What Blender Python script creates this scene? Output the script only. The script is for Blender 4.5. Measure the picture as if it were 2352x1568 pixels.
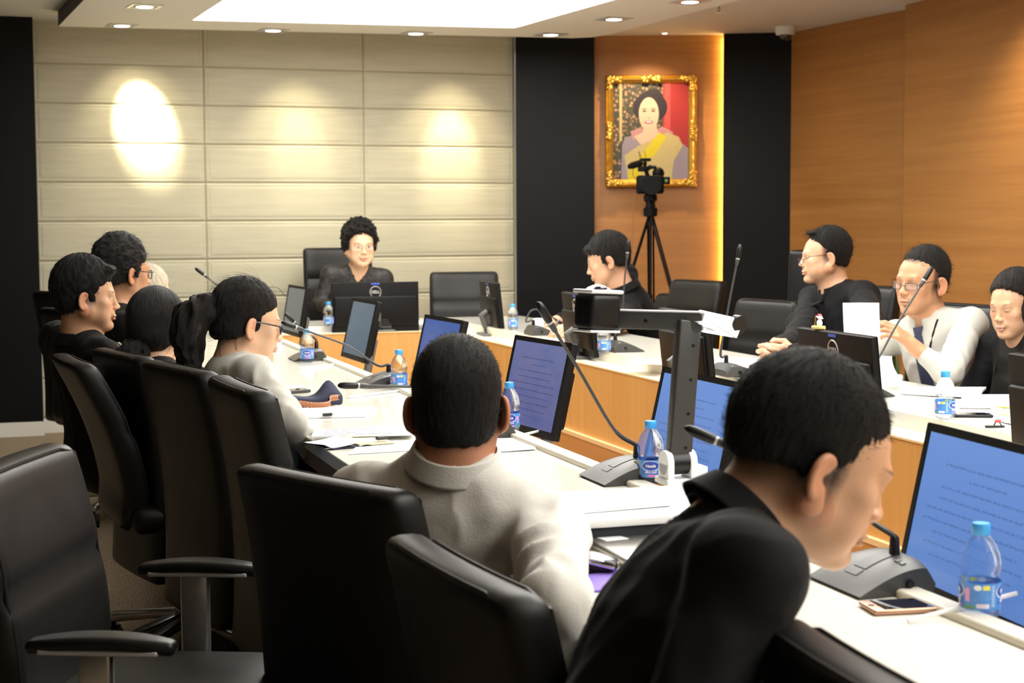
import bpy, math, random
import numpy as np
from mathutils import Vector, Matrix, noise
R = math.radians
for o in list(bpy.data.objects): bpy.data.objects.remove(o)
SC = bpy.context.scene
COL = SC.collection
random.seed(7)

# ---------------------------------------------------------------- camera, world, exposure, large lights
CAMH = 1.33; YAW = R(18.2); PIT = R(4.32); ROL = R(-0.3); FPX = 3600.0
_fw = Vector((math.sin(YAW)*math.cos(PIT), math.cos(YAW)*math.cos(PIT), -math.sin(PIT)))
_r0 = Vector((math.cos(YAW), -math.sin(YAW), 0)); _u0 = _r0.cross(_fw)
_ri = _r0*math.cos(ROL) + _u0*math.sin(ROL); _up = _u0*math.cos(ROL) - _r0*math.sin(ROL)
cam_d = bpy.data.cameras.new('camera'); cam = bpy.data.objects.new('camera', cam_d); COL.objects.link(cam)
m = Matrix((_ri, _up, -_fw)).transposed().to_4x4(); m.translation = Vector((0, 0, CAMH)); cam.matrix_world = m
cam_d.sensor_width = 36; cam_d.lens = FPX/2352*36; cam_d.clip_start = .05; cam_d.clip_end = 60
cam_d.dof.use_dof = True; cam_d.dof.focus_distance = 4.0; cam_d.dof.aperture_fstop = 7.5
SC.camera = cam
SC.view_settings.view_transform = 'Standard'; SC.view_settings.look = 'None'
SC.view_settings.gamma = 1; SC.view_settings.exposure = 0.0; SC.view_settings.use_curve_mapping = False
w = bpy.data.worlds.new('world'); SC.world = w; w.use_nodes = True
w.node_tree.nodes['Background'].inputs[0].default_value = (1, .95, .88, 1)
w.node_tree.nodes['Background'].inputs[1].default_value = 0.3

def lamp(name, kind, loc, energy, color=(1, .9, .75), target=None, **kw):
    d = bpy.data.lights.new(name, kind); d.energy = energy; d.color = color
    for k, v in kw.items(): setattr(d, k, v)
    o = bpy.data.objects.new(name, d); COL.objects.link(o); o.location = loc
    if target is not None:
        o.rotation_euler = (Vector(target) - Vector(loc)).to_track_quat('-Z', 'Y').to_euler()
    return o
ZC = 2.625      # ceiling height
ZS = 2.53       # underside of the dropped light raft
PANEL_E = 7.0   # luminous ceiling
# aimed ceiling spots that wash the back wall
for x, e, e2, xt, zt in ((0.80, 430, 28, .93, 2.02), (1.90, 34, 40, 1.96, 1.74), (2.98, 75, 40, 3.0, 1.80)):
    lamp('wall_wash_spot', 'SPOT', (x, 9.99, ZC-.04), e, (1, .86, .60), (xt, 10.45, zt), spot_size=R(33), spot_blend=.9, shadow_soft_size=.02)
    lamp('wall_wash_glow', 'SPOT', (x, 9.99, ZC-.04), e2, (1, .84, .56), (xt, 10.45, zt-.25), spot_size=R(74), spot_blend=1.0, shadow_soft_size=.02)
for yy in (6.9, 5.3, 3.6): lamp('side_wall_wash', 'SPOT', (4.70, yy, ZC-.03), 62, (1, .80, .50), (5.2, yy, 1.35), spot_size=R(105), spot_blend=1.0, shadow_soft_size=.05)
lamp('portrait_spot', 'SPOT', (4.18, 9.72, ZC-.03), 58, (1, .74, .45), (4.33, 10.12, 1.55), spot_size=R(100), spot_blend=.8, shadow_soft_size=.02)

def at_z(x, y, z):
    d = _fw + _ri*((x-1176)/FPX) - _up*((y-784)/FPX)
    return Vector((0, 0, CAMH)) + d*((z-CAMH)/d.z)
def at_y(x, y, Y):
    d = _fw + _ri*((x-1176)/FPX) - _up*((y-784)/FPX)
    return Vector((0, 0, CAMH)) + d*(Y/d.y)
def at_x(x, y, X):
    d = _fw + _ri*((x-1176)/FPX) - _up*((y-784)/FPX)
    return Vector((0, 0, CAMH)) + d*(X/d.x)
def at_d(x, y, D):
    return Vector((0, 0, CAMH)) + (_fw + _ri*((x-1176)/FPX) - _up*((y-784)/FPX))*D

# ---------------------------------------------------------------- materials
class NT:
    def __init__(s, name):
        s.m = bpy.data.materials.new(name); s.m.use_nodes = True; s.t = s.m.node_tree; s.n = s.t.nodes
        s.b = s.n['Principled BSDF']; s.out = s.n['Material Output']
    def new(s, t, **kw):
        n = s.n.new(t)
        for k, v in kw.items(): setattr(n, k, v)
        return n
    def link(s, a, b): s.t.links.new(a, b)
    def set(s, inp, v):
        if hasattr(v, 'is_output') or isinstance(v, bpy.types.NodeSocket): s.link(v, inp)
        else: inp.default_value = v
    def math(s, op, a, b=0.0, c=None, clamp=False):
        n = s.new('ShaderNodeMath', operation=op, use_clamp=clamp)
        s.set(n.inputs[0], a); s.set(n.inputs[1], b)
        if c is not None: s.set(n.inputs[2], c)
        return n.outputs[0]
    def mix(s, f, a, b, bt='MIX'):
        n = s.new('ShaderNodeMix', data_type='RGBA', blend_type=bt)
        s.set(n.inputs[0], f); s.set(n.inputs[6], a); s.set(n.inputs[7], b); return n.outputs[2]
    def coord(s, which='Object'): return s.new('ShaderNodeTexCoord').outputs[which]
    def attr(s, name): return s.new('ShaderNodeAttribute', attribute_name=name).outputs['Vector']
    def mapping(s, v, scale=(1, 1, 1), rot=(0, 0, 0), loc=(0, 0, 0)):
        n = s.new('ShaderNodeMapping'); s.link(v, n.inputs[0]); n.inputs['Scale'].default_value = scale
        n.inputs['Rotation'].default_value = rot; n.inputs['Location'].default_value = loc; return n.outputs[0]
    def noise(s, v, scale=5, detail=3, rough=.5, dist=0.0):
        n = s.new('ShaderNodeTexNoise'); s.link(v, n.inputs['Vector']); n.inputs['Scale'].default_value = scale
        n.inputs['Detail'].default_value = detail; n.inputs['Roughness'].default_value = rough
        n.inputs['Distortion'].default_value = dist; return n.outputs['Fac']
    def ramp(s, f, stops):
        n = s.new('ShaderNodeValToRGB'); s.link(f, n.inputs[0]); e = n.color_ramp.elements
        while len(e) > 1: e.remove(e[0])
        e[0].position = stops[0][0]; e[0].color = tuple(stops[0][1])+(1,)
        for p, c in stops[1:]:
            k = e.new(p); k.color = tuple(c)+(1,)
        return n.outputs[0]
    def sep(s, v):
        n = s.new('ShaderNodeSeparateXYZ'); s.link(v, n.inputs[0]); return n.outputs
    def bump(s, h, strength=.3, dist=.01):
        n = s.new('ShaderNodeBump'); s.link(h, n.inputs['Height']); n.inputs['Strength'].default_value = strength
        n.inputs['Distance'].default_value = dist; s.link(n.outputs[0], s.b.inputs['Normal'])
    def P(s, **kw):
        for k, v in kw.items(): s.set(s.b.inputs[k.replace('_', ' ')], v)
        return s
def c4(c): return (c[0], c[1], c[2], 1)
MATS = {}
def plain(name, col, rough=.5, metal=0.0, emit=None, es=1.0, coat=0.0, spec=.5, noise_amt=.06, nscale=40):
    t = NT(name)
    f = t.noise(t.coord(), nscale, 3)
    base = t.mix(t.math('MULTIPLY', f, noise_amt*2), c4(col), c4([x*.6 for x in col]))
    t.P(Base_Color=base, Roughness=rough, Metallic=metal, Coat_Weight=coat)
    t.b.inputs['Specular IOR Level'].default_value = spec
    if emit: t.P(Emission_Color=c4(emit), Emission_Strength=es)
    MATS[name] = t.m; return t.m
def wood(name, a, b, horiz=True, scale=1.0, rough=.38, var=.5):
    t = NT(name); v = t.coord()
    sc = (.55, .55, 16) if horiz else (22, 22, .6)
    f1 = t.noise(t.mapping(v, [q*scale for q in sc]), 1.0, 5, .6, .4)
    f2 = t.noise(t.mapping(v, [q*scale*5 for q in sc]), 1.0, 3, .6)
    f = t.math('ADD', t.math('MULTIPLY', f1, .75), t.math('MULTIPLY', f2, .25))
    t.P(Base_Color=t.ramp(f, [(.3, b), (.52, [(x+y)/2 for x, y in zip(a, b)]), (.68, a)]), Roughness=rough)
    t.bump(f2, .05, .002); MATS[name] = t.m; return t.m
wood('wall_wood', (.50, .235, .068), (.37, .155, .040), True)
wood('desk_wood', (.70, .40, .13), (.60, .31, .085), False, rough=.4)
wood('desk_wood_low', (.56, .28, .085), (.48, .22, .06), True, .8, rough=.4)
wood('walnut_edge', (.30, .17, .10), (.20, .11, .06), True, rough=.45)
plain('edge_band', (.85, .62, .33), .4)
t = NT('carpet'); v = t.coord()
f1 = t.noise(t.mapping(v, (150, 60, 60)), 1, 4, .7); f2 = t.noise(v, 3, 2)
t.P(Base_Color=t.mix(t.math('MULTIPLY', f2, .5), t.ramp(f1, [(.35, (.16, .115, .075)), (.5, (.36, .28, .19)), (.66, (.62, .52, .38))]), c4((.30, .22, .14))), Roughness=.95)
t.b.inputs['Specular IOR Level'].default_value = .1
t.bump(f1, .9, .01); MATS['carpet'] = t.m
t = NT('wall_fabric'); v = t.coord()
f1 = t.noise(t.mapping(v, (3, 3, 40)), 1, 5, .65); f2 = t.noise(t.mapping(v, (160, 160, 260)), 1, 2)
t.P(Base_Color=t.ramp(f1, [(.3, (.50, .47, .34)), (.7, (.58, .545, .40))]), Roughness=.62)
t.bump(f2, .12, .002); MATS['wall_fabric'] = t.m
plain('wall_seam', (.40, .34, .21), .8)
plain('black_laminate', (.0035, .0035, .004), .42, spec=.2, coat=.0, noise_amt=.1, nscale=300)
plain('ceiling_paint', (.72, .68, .62), .8)
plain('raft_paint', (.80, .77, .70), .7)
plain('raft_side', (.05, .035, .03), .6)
plain('skirting', (.80, .77, .70), .5)
plain('desk_top', (.84, .82, .72), .12, coat=.25, noise_amt=.01)
plain('desk_side', (.82, .77, .64), .25, noise_amt=.02)
plain('dark_panel', (.008, .011, .018), .5)
plain('black_plastic', (.006, .006, .0065), .38, spec=.35)
plain('grey_plastic', (.045, .045, .043), .42, noise_amt=.1)
plain('mid_grey_plastic', (.11, .11, .105), .45)
plain('monitor_black', (.005, .005, .0055), .5, spec=.18)
plain('silver_plastic', (.52, .52, .52), .3, .3)
plain('aluminium', (.62, .60, .57), .28, .9)
plain('chrome', (.75, .75, .75), .12, 1.0)
plain('white_plastic', (.86, .87, .88), .35)
plain('paper', (.88, .88, .90), .8, noise_amt=.01)
plain('paper_cream', (.86, .77, .52), .8, noise_amt=.02)
plain('paper_print', (.32, .32, .36), .8)
plain('pink_print', (.85, .15, .45), .7)
plain('red_print', (.75, .08, .08), .7)
plain('blue_print', (.06, .12, .55), .6)
plain('yellow_print', (.85, .75, .06), .6)
plain('green_print', (.15, .35, .08), .6)
plain('purple_pad', (.25, .16, .60), .6)
plain('navy_cloth', (.030, .036, .075), .85, noise_amt=.3, nscale=200)
plain('tan_leather', (.42, .16, .07), .55, noise_amt=.2)
plain('stitch_thread', (.85, .78, .62), .8)
plain('gold_leaf', (.85, .52, .10), .28, .85, noise_amt=.4, nscale=60)
plain('gold_dark', (.50, .27, .04), .35, .8, noise_amt=.4, nscale=60)
plain('bottle_cap', (.06, .38, .85), .35)
plain('copper_trim', (.50, .28, .18), .3, .7)
plain('lens_glass', (.005, .005, .02), .03, coat=1)
plain('gold_frame', (.75, .55, .25), .25, .9)
plain('dark_frame', (.02, .016, .016), .25)
plain('pearl', (.85, .75, .68), .2, .3)
plain('white_shirt', (.76, .74, .70), .85, noise_amt=.05)
plain('yellow_tin', (.75, .66, .25), .4)
plain('lamp_lens', (1, 1, 1), .3, emit=(1, .95, .82), es=9)
plain('panel_glow', (1, 1, 1), .5, emit=(1, .98, .93), es=PANEL_E)
plain('lamp_glow', (1, 1, 1), .3, emit=(.85, .93, 1), es=3)
plain('cove_led', (1, .8, .4), .3, emit=(1, .62, .18), es=40)
t = NT('leather'); v = t.coord()
f = t.noise(v, 380, 3, .6); f2 = t.noise(v, 6, 3)
t.P(Base_Color=t.mix(f2, c4((.0045, .0042, .004)), c4((.009, .008, .007))), Roughness=t.math('ADD', t.math('MULTIPLY', f2, .15), .38)); t.b.inputs['Specular IOR Level'].default_value = .38
t.bump(f, .12, .001); MATS['leather'] = t.m
def cloth(name, col, sheen=.2, rough=.85, fine=260, dark=.75):
    t = NT(name); v = t.coord()
    f = t.noise(v, fine, 2); f2 = t.noise(v, 7, 3)
    t.P(Base_Color=t.mix(t.math('MULTIPLY', f2, .5), c4(col), c4([x*dark for x in col])), Roughness=rough, Sheen_Weight=sheen)
    t.b.inputs['Specular IOR Level'].default_value = .25
    t.bump(t.math('ADD', t.math('MULTIPLY', f, .15), f2), .35, .01); MATS[name] = t.m; return t.m
cloth('black_shirt', (.004, .004, .005), .03); cloth('white_cotton', (.66, .64, .59), .1, dark=.9)
cloth('bright_cotton', (.50, .49, .45), .1, dark=.92); cloth('grey_cardigan', (.52, .51, .46), .3, dark=.85)
cloth('blue_denim', (.34, .47, .66), .2, dark=.7); cloth('dark_trousers', (.008, .008, .010), .03)
t = NT('black_lace'); v = t.coord(); vo = t.new('ShaderNodeTexVoronoi'); t.link(v, vo.inputs['Vector']); vo.inputs['Scale'].default_value = 45
t.P(Base_Color=t.ramp(vo.outputs['Distance'], [(.25, (.012, .011, .011)), (.42, (.055, .045, .038)), (.5, (.014, .013, .013))]), Roughness=.6)
t.bump(vo.outputs['Distance'], .4, .004); MATS['black_lace'] = t.m
def hairmat(name, a, b, rough=.42):
    t = NT(name); v = t.attr('hl'); x = t.sep(v)
    ph = t.math('ARCTAN2', x[0], t.math('ADD', x[1], .03))
    cx = t.new('ShaderNodeCombineXYZ'); t.link(t.math('MULTIPLY', ph, 30), cx.inputs[0]); t.link(t.math('MULTIPLY', x[2], 14), cx.inputs[1])
    f = t.noise(cx.outputs[0], 3.0, 6, .75)
    t.P(Base_Color=t.mix(f, c4(a), c4(b)), Roughness=rough); t.b.inputs['Specular IOR Level'].default_value = .3
    t.bump(f, .9, .006); MATS[name] = t.m; return t.m
hairmat('hair_black', (.003, .0026, .0025), (.010, .008, .007), .46); hairmat('hair_soft', (.005, .0038, .0034), (.016, .011, .009), .46)
hairmat('hair_white', (.80, .74, .60), (.62, .52, .36), .6); hairmat('hair_crop', (.004, .0035, .003), (.014, .012, .011), .6)
# clear bottle plastic
t = NT('clear_plastic'); tr = t.new('ShaderNodeBsdfTransparent'); tr.inputs[0].default_value = (.93, .97, 1, 1)
mx = t.new('ShaderNodeMixShader'); mx.inputs[0].default_value = .38
t.P(Base_Color=(.90, .96, 1, 1), Roughness=.06, Transmission_Weight=1.0, IOR=1.33)
vn = t.noise(t.coord(), 55, 2); t.bump(vn, .25, .004)
t.link(tr.outputs[0], mx.inputs[1]); t.link(t.b.outputs[0], mx.inputs[2]); t.link(mx.outputs[0], t.out.inputs[0]); MATS['clear_plastic'] = t.m
t = NT('lens_clear'); tr = t.new('ShaderNodeBsdfTransparent'); mx = t.new('ShaderNodeMixShader'); mx.inputs[0].default_value = .14
t.P(Base_Color=(.8, .85, 1, 1), Roughness=.03, Metallic=.3)
t.link(tr.outputs[0], mx.inputs[1]); t.link(t.b.outputs[0], mx.inputs[2]); t.link(mx.outputs[0], t.out.inputs[0]); MATS['lens_clear'] = t.m

# ---------------------------------------------------------------- mesh helpers
def mat(m): return MATS[m] if isinstance(m, str) else m
class MB:
    def __init__(s): s.v = []; s.f = []; s.mi = []; s.cur = 0
    def add(s, vs, fs, M=None):
        b = len(s.v)
        for p in vs:
            p = Vector(p); s.v.append(M @ p if M is not None else p)
        for f in fs: s.f.append([b+i for i in f]); s.mi.append(s.cur)
        return s
    def box(s, c, d, M=None, rz=0):
        x, y, z = [q/2 for q in d]; c = Vector(c)
        vs = [(a, b, e) for a in (-x, x) for b in (-y, y) for e in (-z, z)]
        T = Matrix.Translation(c) @ Matrix.Rotation(rz, 4, 'Z')
        if M is not None: T = M @ T
        return s.add(vs, [(0, 1, 3, 2), (4, 6, 7, 5), (0, 4, 5, 1), (2, 3, 7, 6), (0, 2, 6, 4), (1, 5, 7, 3)], T)
    def rbox(s, d, r, n=(6, 6, 6), M=None, fn=None, rn=3):
        # rounded box with a grid dense enough to be bent by fn
        def ax(L, k):
            h = L/2; rr = min(r, h*.999)
            e = [-h+rr*(1-math.cos(math.pi/2*i/rn)) for i in range(rn)]
            mid = [-h+rr+(L-2*rr)*i/k for i in range(k+1)]
            return e+mid+[-q for q in reversed(e)]
        A = [ax(d[i], n[i]) for i in range(3)]; ids = {}; vs = []; fs = []
        N = [len(a) for a in A]
        def vid(i, j, k):
            key = (i, j, k)
            if key not in ids:
                p = Vector((A[0][i], A[1][j], A[2][k]))
                q = Vector([max(-d[t]/2+r, min(d[t]/2-r, p[t])) if d[t] > 2*r else 0 for t in range(3)])
                dd = p-q
                if dd.length > 1e-9: p = q+dd.normalized()*min(r, max(dd.length, r))
                if fn: p = Vector(fn(p))
                ids[key] = len(vs); vs.append(p)
            return ids[key]
        for a in range(3):
            u, v = (a+1) % 3, (a+2) % 3
            for side in (0, N[a]-1):
                for i in range(N[u]-1):
                    for j in range(N[v]-1):
                        q = []
                        for di, dj in ((0, 0), (1, 0), (1, 1), (0, 1)):
                            t = [0, 0, 0]; t[a] = side; t[u] = i+di; t[v] = j+dj; q.append(vid(*t))
                        fs.append(q if side else q[::-1])
        return s.add(vs, fs, M)
    def cyl(s, p0, p1, r0, r1=None, n=16, M=None, cap=True):
        p0 = Vector(p0); p1 = Vector(p1); r1 = r0 if r1 is None else r1
        z = (p1-p0).normalized(); x = z.orthogonal().normalized(); y = z.cross(x)
        vs = []
        for p, r in ((p0, r0), (p1, r1)):
            for i in range(n):
                a = 2*math.pi*i/n; vs.append(p+x*(r*math.cos(a))+y*(r*math.sin(a)))
        fs = [(i, (i+1) % n, n+(i+1) % n, n+i) for i in range(n)]
        if cap: fs += [list(range(n))[::-1], list(range(n, 2*n))]
        return s.add(vs, fs, M)
    def tube(s, pts, r, n=10, M=None, closed=False):
        P = [Vector(p) for p in pts]; k = len(P)
        rs = r if isinstance(r, (list, tuple)) else [r]*k
        vs = []; fs = []; prev = None
        for i in range(k):
            a = P[i-1] if (i or closed) else P[i]; b = P[(i+1) % k] if (i < k-1 or closed) else P[i]
            z = (b-a).normalized()
            x = (prev - z*prev.dot(z)).normalized() if prev is not None else z.orthogonal().normalized()
            prev = x; y = z.cross(x)
            for j in range(n):
                t = 2*math.pi*j/n; vs.append(P[i]+(x*math.cos(t)+y*math.sin(t))*rs[i])
        for i in range(k if closed else k-1):
            for j in range(n):
                a = i*n+j; b = i*n+(j+1) % n; i2 = (i+1) % k
                fs.append((a, b, i2*n+(j+1) % n, i2*n+j))
        if not closed: fs += [list(range(n))[::-1], list(range((k-1)*n, k*n))]
        return s.add(vs, fs, M)
    def lathe(s, prof, n=28, M=None, fn=None):
        vs = []; fs = []
        for r, z in prof:
            for j in range(n):
                a = 2*math.pi*j/n; p = (r*math.cos(a), r*math.sin(a), z)
                vs.append(fn(p, a) if fn else p)
        for i in range(len(prof)-1):
            for j in range(n): fs.append((i*n+j, i*n+(j+1) % n, (i+1)*n+(j+1) % n, (i+1)*n+j))
        fs.append(list(range(n))[::-1]); fs.append(list(range((len(prof)-1)*n, len(prof)*n)))
        return s.add(vs, fs, M)
    def ball(s, c, r, M=None, n=14, m=9):
        r = (r, r, r) if not isinstance(r, (tuple, list)) else r
        vs = [(c[0], c[1], c[2]-r[2])]; fs = []
        for i in range(1, m):
            t = math.pi*i/m-math.pi/2
            for j in range(n):
                a = 2*math.pi*j/n; vs.append((c[0]+r[0]*math.cos(t)*math.cos(a), c[1]+r[1]*math.cos(t)*math.sin(a), c[2]+r[2]*math.sin(t)))
        vs.append((c[0], c[1], c[2]+r[2]))
        for j in range(n): fs.append((0, 1+(j+1) % n, 1+j))
        for i in range(m-2):
            for j in range(n): fs.append((1+i*n+j, 1+i*n+(j+1) % n, 1+(i+1)*n+(j+1) % n, 1+(i+1)*n+j))
        k = len(vs)-1
        for j in range(n): fs.append((k, 1+(m-2)*n+j, 1+(m-2)*n+(j+1) % n))
        return s.add(vs, fs, M)
    def prism(s, poly, z0, z1, M=None):
        n = len(poly); vs = [(p[0], p[1], z0) for p in poly]+[(p[0], p[1], z1) for p in poly]
        return s.add(vs, [list(range(n))[::-1], list(range(n, 2*n))]+[(i, (i+1) % n, n+(i+1) % n, n+i) for i in range(n)], M)
    def sheet(s, f, nu, nv, th=0.0, M=None):
        # surface f(u,v) with optional thickness along -z
        vs = []; fs = []
        for i in range(nu+1):
            for j in range(nv+1): vs.append(Vector(f(i/nu, j/nv)))
        k = len(vs)
        for i in range(nu):
            for j in range(nv):
                a = i*(nv+1)+j; fs.append((a, a+nv+1, a+nv+2, a+1))
        if th:
            vs += [p-Vector((0, 0, th)) for p in vs[:k]]
            fs += [[k+q for q in f_][::-1] for f_ in fs[:nu*nv]]
            rim = [i*(nv+1) for i in range(nu+1)]+[nu*(nv+1)+j for j in range(1, nv+1)]+[i*(nv+1)+nv for i in range(nu-1, -1, -1)]+[j for j in range(nv-1, 0, -1)]
            for a, b in zip(rim, rim[1:]+rim[:1]): fs.append((b, a, k+a, k+b))
        return s.add(vs, fs, M)
    def build(s, name, material, parent=None, smooth=True, bevel=0, seg=2, loc=None, rot=None):
        me = bpy.data.meshes.new(name); me.from_pydata([tuple(p) for p in s.v], [], s.f)
        ms = material if isinstance(material, (list, tuple)) else [material]
        for q in ms: me.materials.append(mat(q))
        if len(ms) > 1: me.polygons.foreach_set('material_index', s.mi)
        me.validate(); me.update()
        if smooth:
            me.polygons.foreach_set('use_smooth', [True]*len(me.polygons))
            me.set_sharp_from_angle(angle=R(38))
        o = bpy.data.objects.new(name, me); COL.objects.link(o)
        if parent is not None: o.parent = parent
        if loc is not None: o.location = loc
        if rot is not None: o.rotation_euler = rot
        if bevel:
            b = o.modifiers.new('bevel', 'BEVEL'); b.width = bevel; b.segments = seg; b.limit_method = 'ANGLE'; b.angle_limit = R(40)
        return o
def tag(o, label=None, cat=None, group=None, kind=None):
    if label: o['label'] = label
    if cat: o['category'] = cat
    if group: o['group'] = group
    if kind: o['kind'] = kind
    return o
def struct(name, mb, m, **kw):
    return tag(mb.build(name, m, **kw), kind='structure')
def empty(name, loc, rz=0, label=None, cat=None, group=None):
    o = bpy.data.objects.new(name, None); COL.objects.link(o); o.location = loc; o.rotation_euler = (0, 0, rz); o.empty_display_size = .05
    return tag(o, label, cat, group)
def dup(o, parent=None, loc=None, rz=None, label=None):
    kids = list(o.children); c = o.copy(); COL.objects.link(c)
    if parent is not None: c.parent = parent
    if loc is not None: c.location = loc
    if rz is not None: c.rotation_euler = (0, 0, rz)
    if label: c['label'] = label
    for k in kids: dup(k, c)
    return c
def text_mesh(name, txt, size, material, parent, M, extrude=.0004, wrap=None, bold=0.0):
    cu = bpy.data.curves.new(name, 'FONT'); cu.body = txt; cu.size = size; cu.extrude = extrude; cu.align_x = 'CENTER'; cu.align_y = 'CENTER'; cu.offset = bold
    tmp = bpy.data.objects.new(name, cu); COL.objects.link(tmp)
    dg = bpy.context.evaluated_depsgraph_get(); me = bpy.data.meshes.new_from_object(tmp.evaluated_get(dg))
    bpy.data.objects.remove(tmp); bpy.data.curves.remove(cu)
    me.transform(M)
    if wrap:
        for v_ in me.vertices: v_.co = wrap(v_.co)
    me.name = name; me.materials.clear(); me.materials.append(mat(material))
    o = bpy.data.objects.new(name, me); COL.objects.link(o)
    if parent is not None: o.parent = parent
    return o
def face_mesh(parent): pass
# ---------------------------------------------------------------- room shell
YB = 10.45
struct('floor', MB().box((1.8, 4.0, -.05), (8.6, 15.0, .1)), 'carpet', smooth=False)
struct('ceiling', MB().box((1.8, 4.0, ZC+.05), (8.6, 15.0, .1)), 'ceiling_paint', smooth=False)
def fabric_wall():
    b = MB(); b.cur = 0
    zs = [.09]+[1.1015+.2512*k for k in range(-4, 7)]
    zs = [z for z in zs if z < ZC-.02]+[ZC+.01]
    xs = [.255, 1.324, 2.393, 3.462]
    b.cur = 1; b.box(((xs[0]+xs[-1])/2, YB+.045, ZC/2), (xs[-1]-xs[0]+.02, .05, ZC)); b.cur = 0
    for i in range(3):
        for k in range(len(zs)-1):
            x0, x1, z0, z1 = xs[i]+.002, xs[i+1]-.002, zs[k]+.0018, zs[k+1]-.0018
            # padded pillow panel with a stitched border
            def prof(u, v, x0=x0, x1=x1, z0=z0, z1=z1):
                x = x0+(x1-x0)*u; z = z0+(z1-z0)*v
                e = min(x-x0, x1-x, z-z0, z1-z)
                d = .007*(1-math.exp(-e/.004))+.004*(1-math.exp(-e/.05))
                if .018 < e < .024: d -= .0016
                return (x, YB+.018-d, z)
            W = x1-x0; Hh = z1-z0
            def marks(L): return [0, .003/L, .009/L, .0175/L, .021/L, .0245/L, .04/L, .08/L]
            us = marks(W)+[.25, .5, .75]+[1-q for q in reversed(marks(W))]
            vs_ = marks(Hh)+[.5]+[1-q for q in reversed(marks(Hh))]
            vs = [prof(u, v) for u in us for v in vs_]; n = len(vs_)
            fs = [(a*n+c, (a+1)*n+c, (a+1)*n+c+1, a*n+c+1) for a in range(len(us)-1) for c in range(n-1)]
            b.add(vs, fs)
    return struct('wall_back', b, ['wall_fabric', 'wall_seam'])
fabric_wall()
def vwall(name, p0, p1, m, z0=0, z1=ZC, th=.06, **kw):
    p0 = Vector((p0[0], p0[1], 0)); p1 = Vector((p1[0], p1[1], 0)); d = (p1-p0); nrm = Vector((-d.y, d.x, 0)).normalized()*th
    poly = [p0, p1, p1+nrm, p0+nrm]
    return struct(name, MB().prism([(p.x, p.y) for p in poly], z0, z1), m, smooth=False, **kw)
# black column at the corner, then the side wall behind the chairs
struct('wall_column_left', MB().box((-.92, YB+.0, ZC/2), (2.36, .24, ZC)), 'black_laminate', smooth=False)
struct('wall_left', MB().box((-2.1, 4, ZC/2), (.1, 14, ZC)), 'black_laminate', smooth=False)
struct('wall_near', MB().box((1.8, -2.6, ZC/2), (8.6, .1, ZC)), 'wall_fabric', smooth=False)
struct('baseboard_left', MB().box((-.92, YB-.126, .045), (2.37, .012, .09)), 'skirting', smooth=False)
struct('baseboard_back', MB().box((1.86, YB-.006, .045), (3.2, .014, .09)), 'skirting', smooth=False)
A0 = Vector((3.455, 10.40)); A1 = Vector((3.972, 10.225)); A2 = Vector((4.815, 9.935)); A3 = Vector((5.235, 9.74)); A4 = Vector((5.357, 8.52))
vwall('wall_column_middle', A0, A1, 'black_laminate', th=.12)
nv = Vector((A2.y-A1.y, -(A2.x-A1.x))).normalized()*-1
off = Vector((-(A2-A1).y, (A2-A1).x)).normalized()*.07
vwall('wall_niche', A1+off-(A2-A1)*.02, A2+off+(A2-A1)*.12, 'wall_wood', th=.06)
vwall('wall_column_right', A2, A3, 'black_laminate', th=.035)
vwall('wall_wood_far', A3, A4, 'wall_wood', th=.06)
vwall('wall_right', (5.24, 8.33), (5.03, -2.6), 'wall_wood', th=.12)
struct('trim_1', MB().box((5.32, 8.34, ZC/2), (.13, .012, ZC)), 'wall_wood', smooth=False)
# warm cove strip in the slot behind the right black column
cv = MB(); c0 = A2+(A3-A2).normalized()*.012+off*.55
cv.box((c0.x, c0.y, ZC/2), (.012, .02, ZC-.04), rz=math.atan2((A2-A1).y, (A2-A1).x))
tag(cv.build('cove_light', 'cove_led'), 'warm yellow light strip glowing in the slot beside the wood niche', 'light strip')
# dropped light raft
raft = [(.40, 9.98), (3.62, 9.70), (3.72, 9.62), (3.78, 9.45), (3.95, 6.5), (4.05, -1.5), (1.25, -1.5), (.55, 7.9)]
hole = [(1.14, 9.47), (3.085, 9.30), (3.33, 6.9), (3.38, -.9), (1.75, -.9), (1.27, 7.6)]
def raft_mesh():
    import bmesh
    bm = bmesh.new()
    o_ = [bm.verts.new((x, y, ZS)) for x, y in raft]; h_ = [bm.verts.new((x, y, ZS)) for x, y in hole]
    es = [bm.edges.new((o_[i], o_[(i+1) % len(o_)])) for i in range(len(o_))]+[bm.edges.new((h_[i], h_[(i+1) % len(h_)])) for i in range(len(h_))]
    bmesh.ops.triangle_fill(bm, edges=es, use_beauty=True, use_dissolve=False)
    for f in bm.faces:
        if f.normal.z > 0: f.normal_flip()
    b = MB(); b.cur = 0
    b.add([v.co.copy() for v in bm.verts], [[v.index for v in f.verts] for f in bm.faces] if bm.verts.index_update() is None else [])
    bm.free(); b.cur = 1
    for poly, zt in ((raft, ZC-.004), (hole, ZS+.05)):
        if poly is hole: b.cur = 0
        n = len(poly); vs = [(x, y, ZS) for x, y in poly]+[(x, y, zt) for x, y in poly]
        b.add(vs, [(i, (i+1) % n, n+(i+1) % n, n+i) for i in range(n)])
    return b
raft_o = tag(raft_mesh().build('ceiling_raft', ['raft_paint', 'raft_side'], smooth=False), kind='structure')
pg = MB(); pg.add([(x, y, ZS+.035) for x, y in hole], [list(range(len(hole)))[::-1]])
for k in range(1, 7): pass
tag(pg.build('light_panel', 'panel_glow', smooth=False), 'large white luminous ceiling panel set in the dropped raft', 'ceiling light')
dl0 = None
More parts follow.
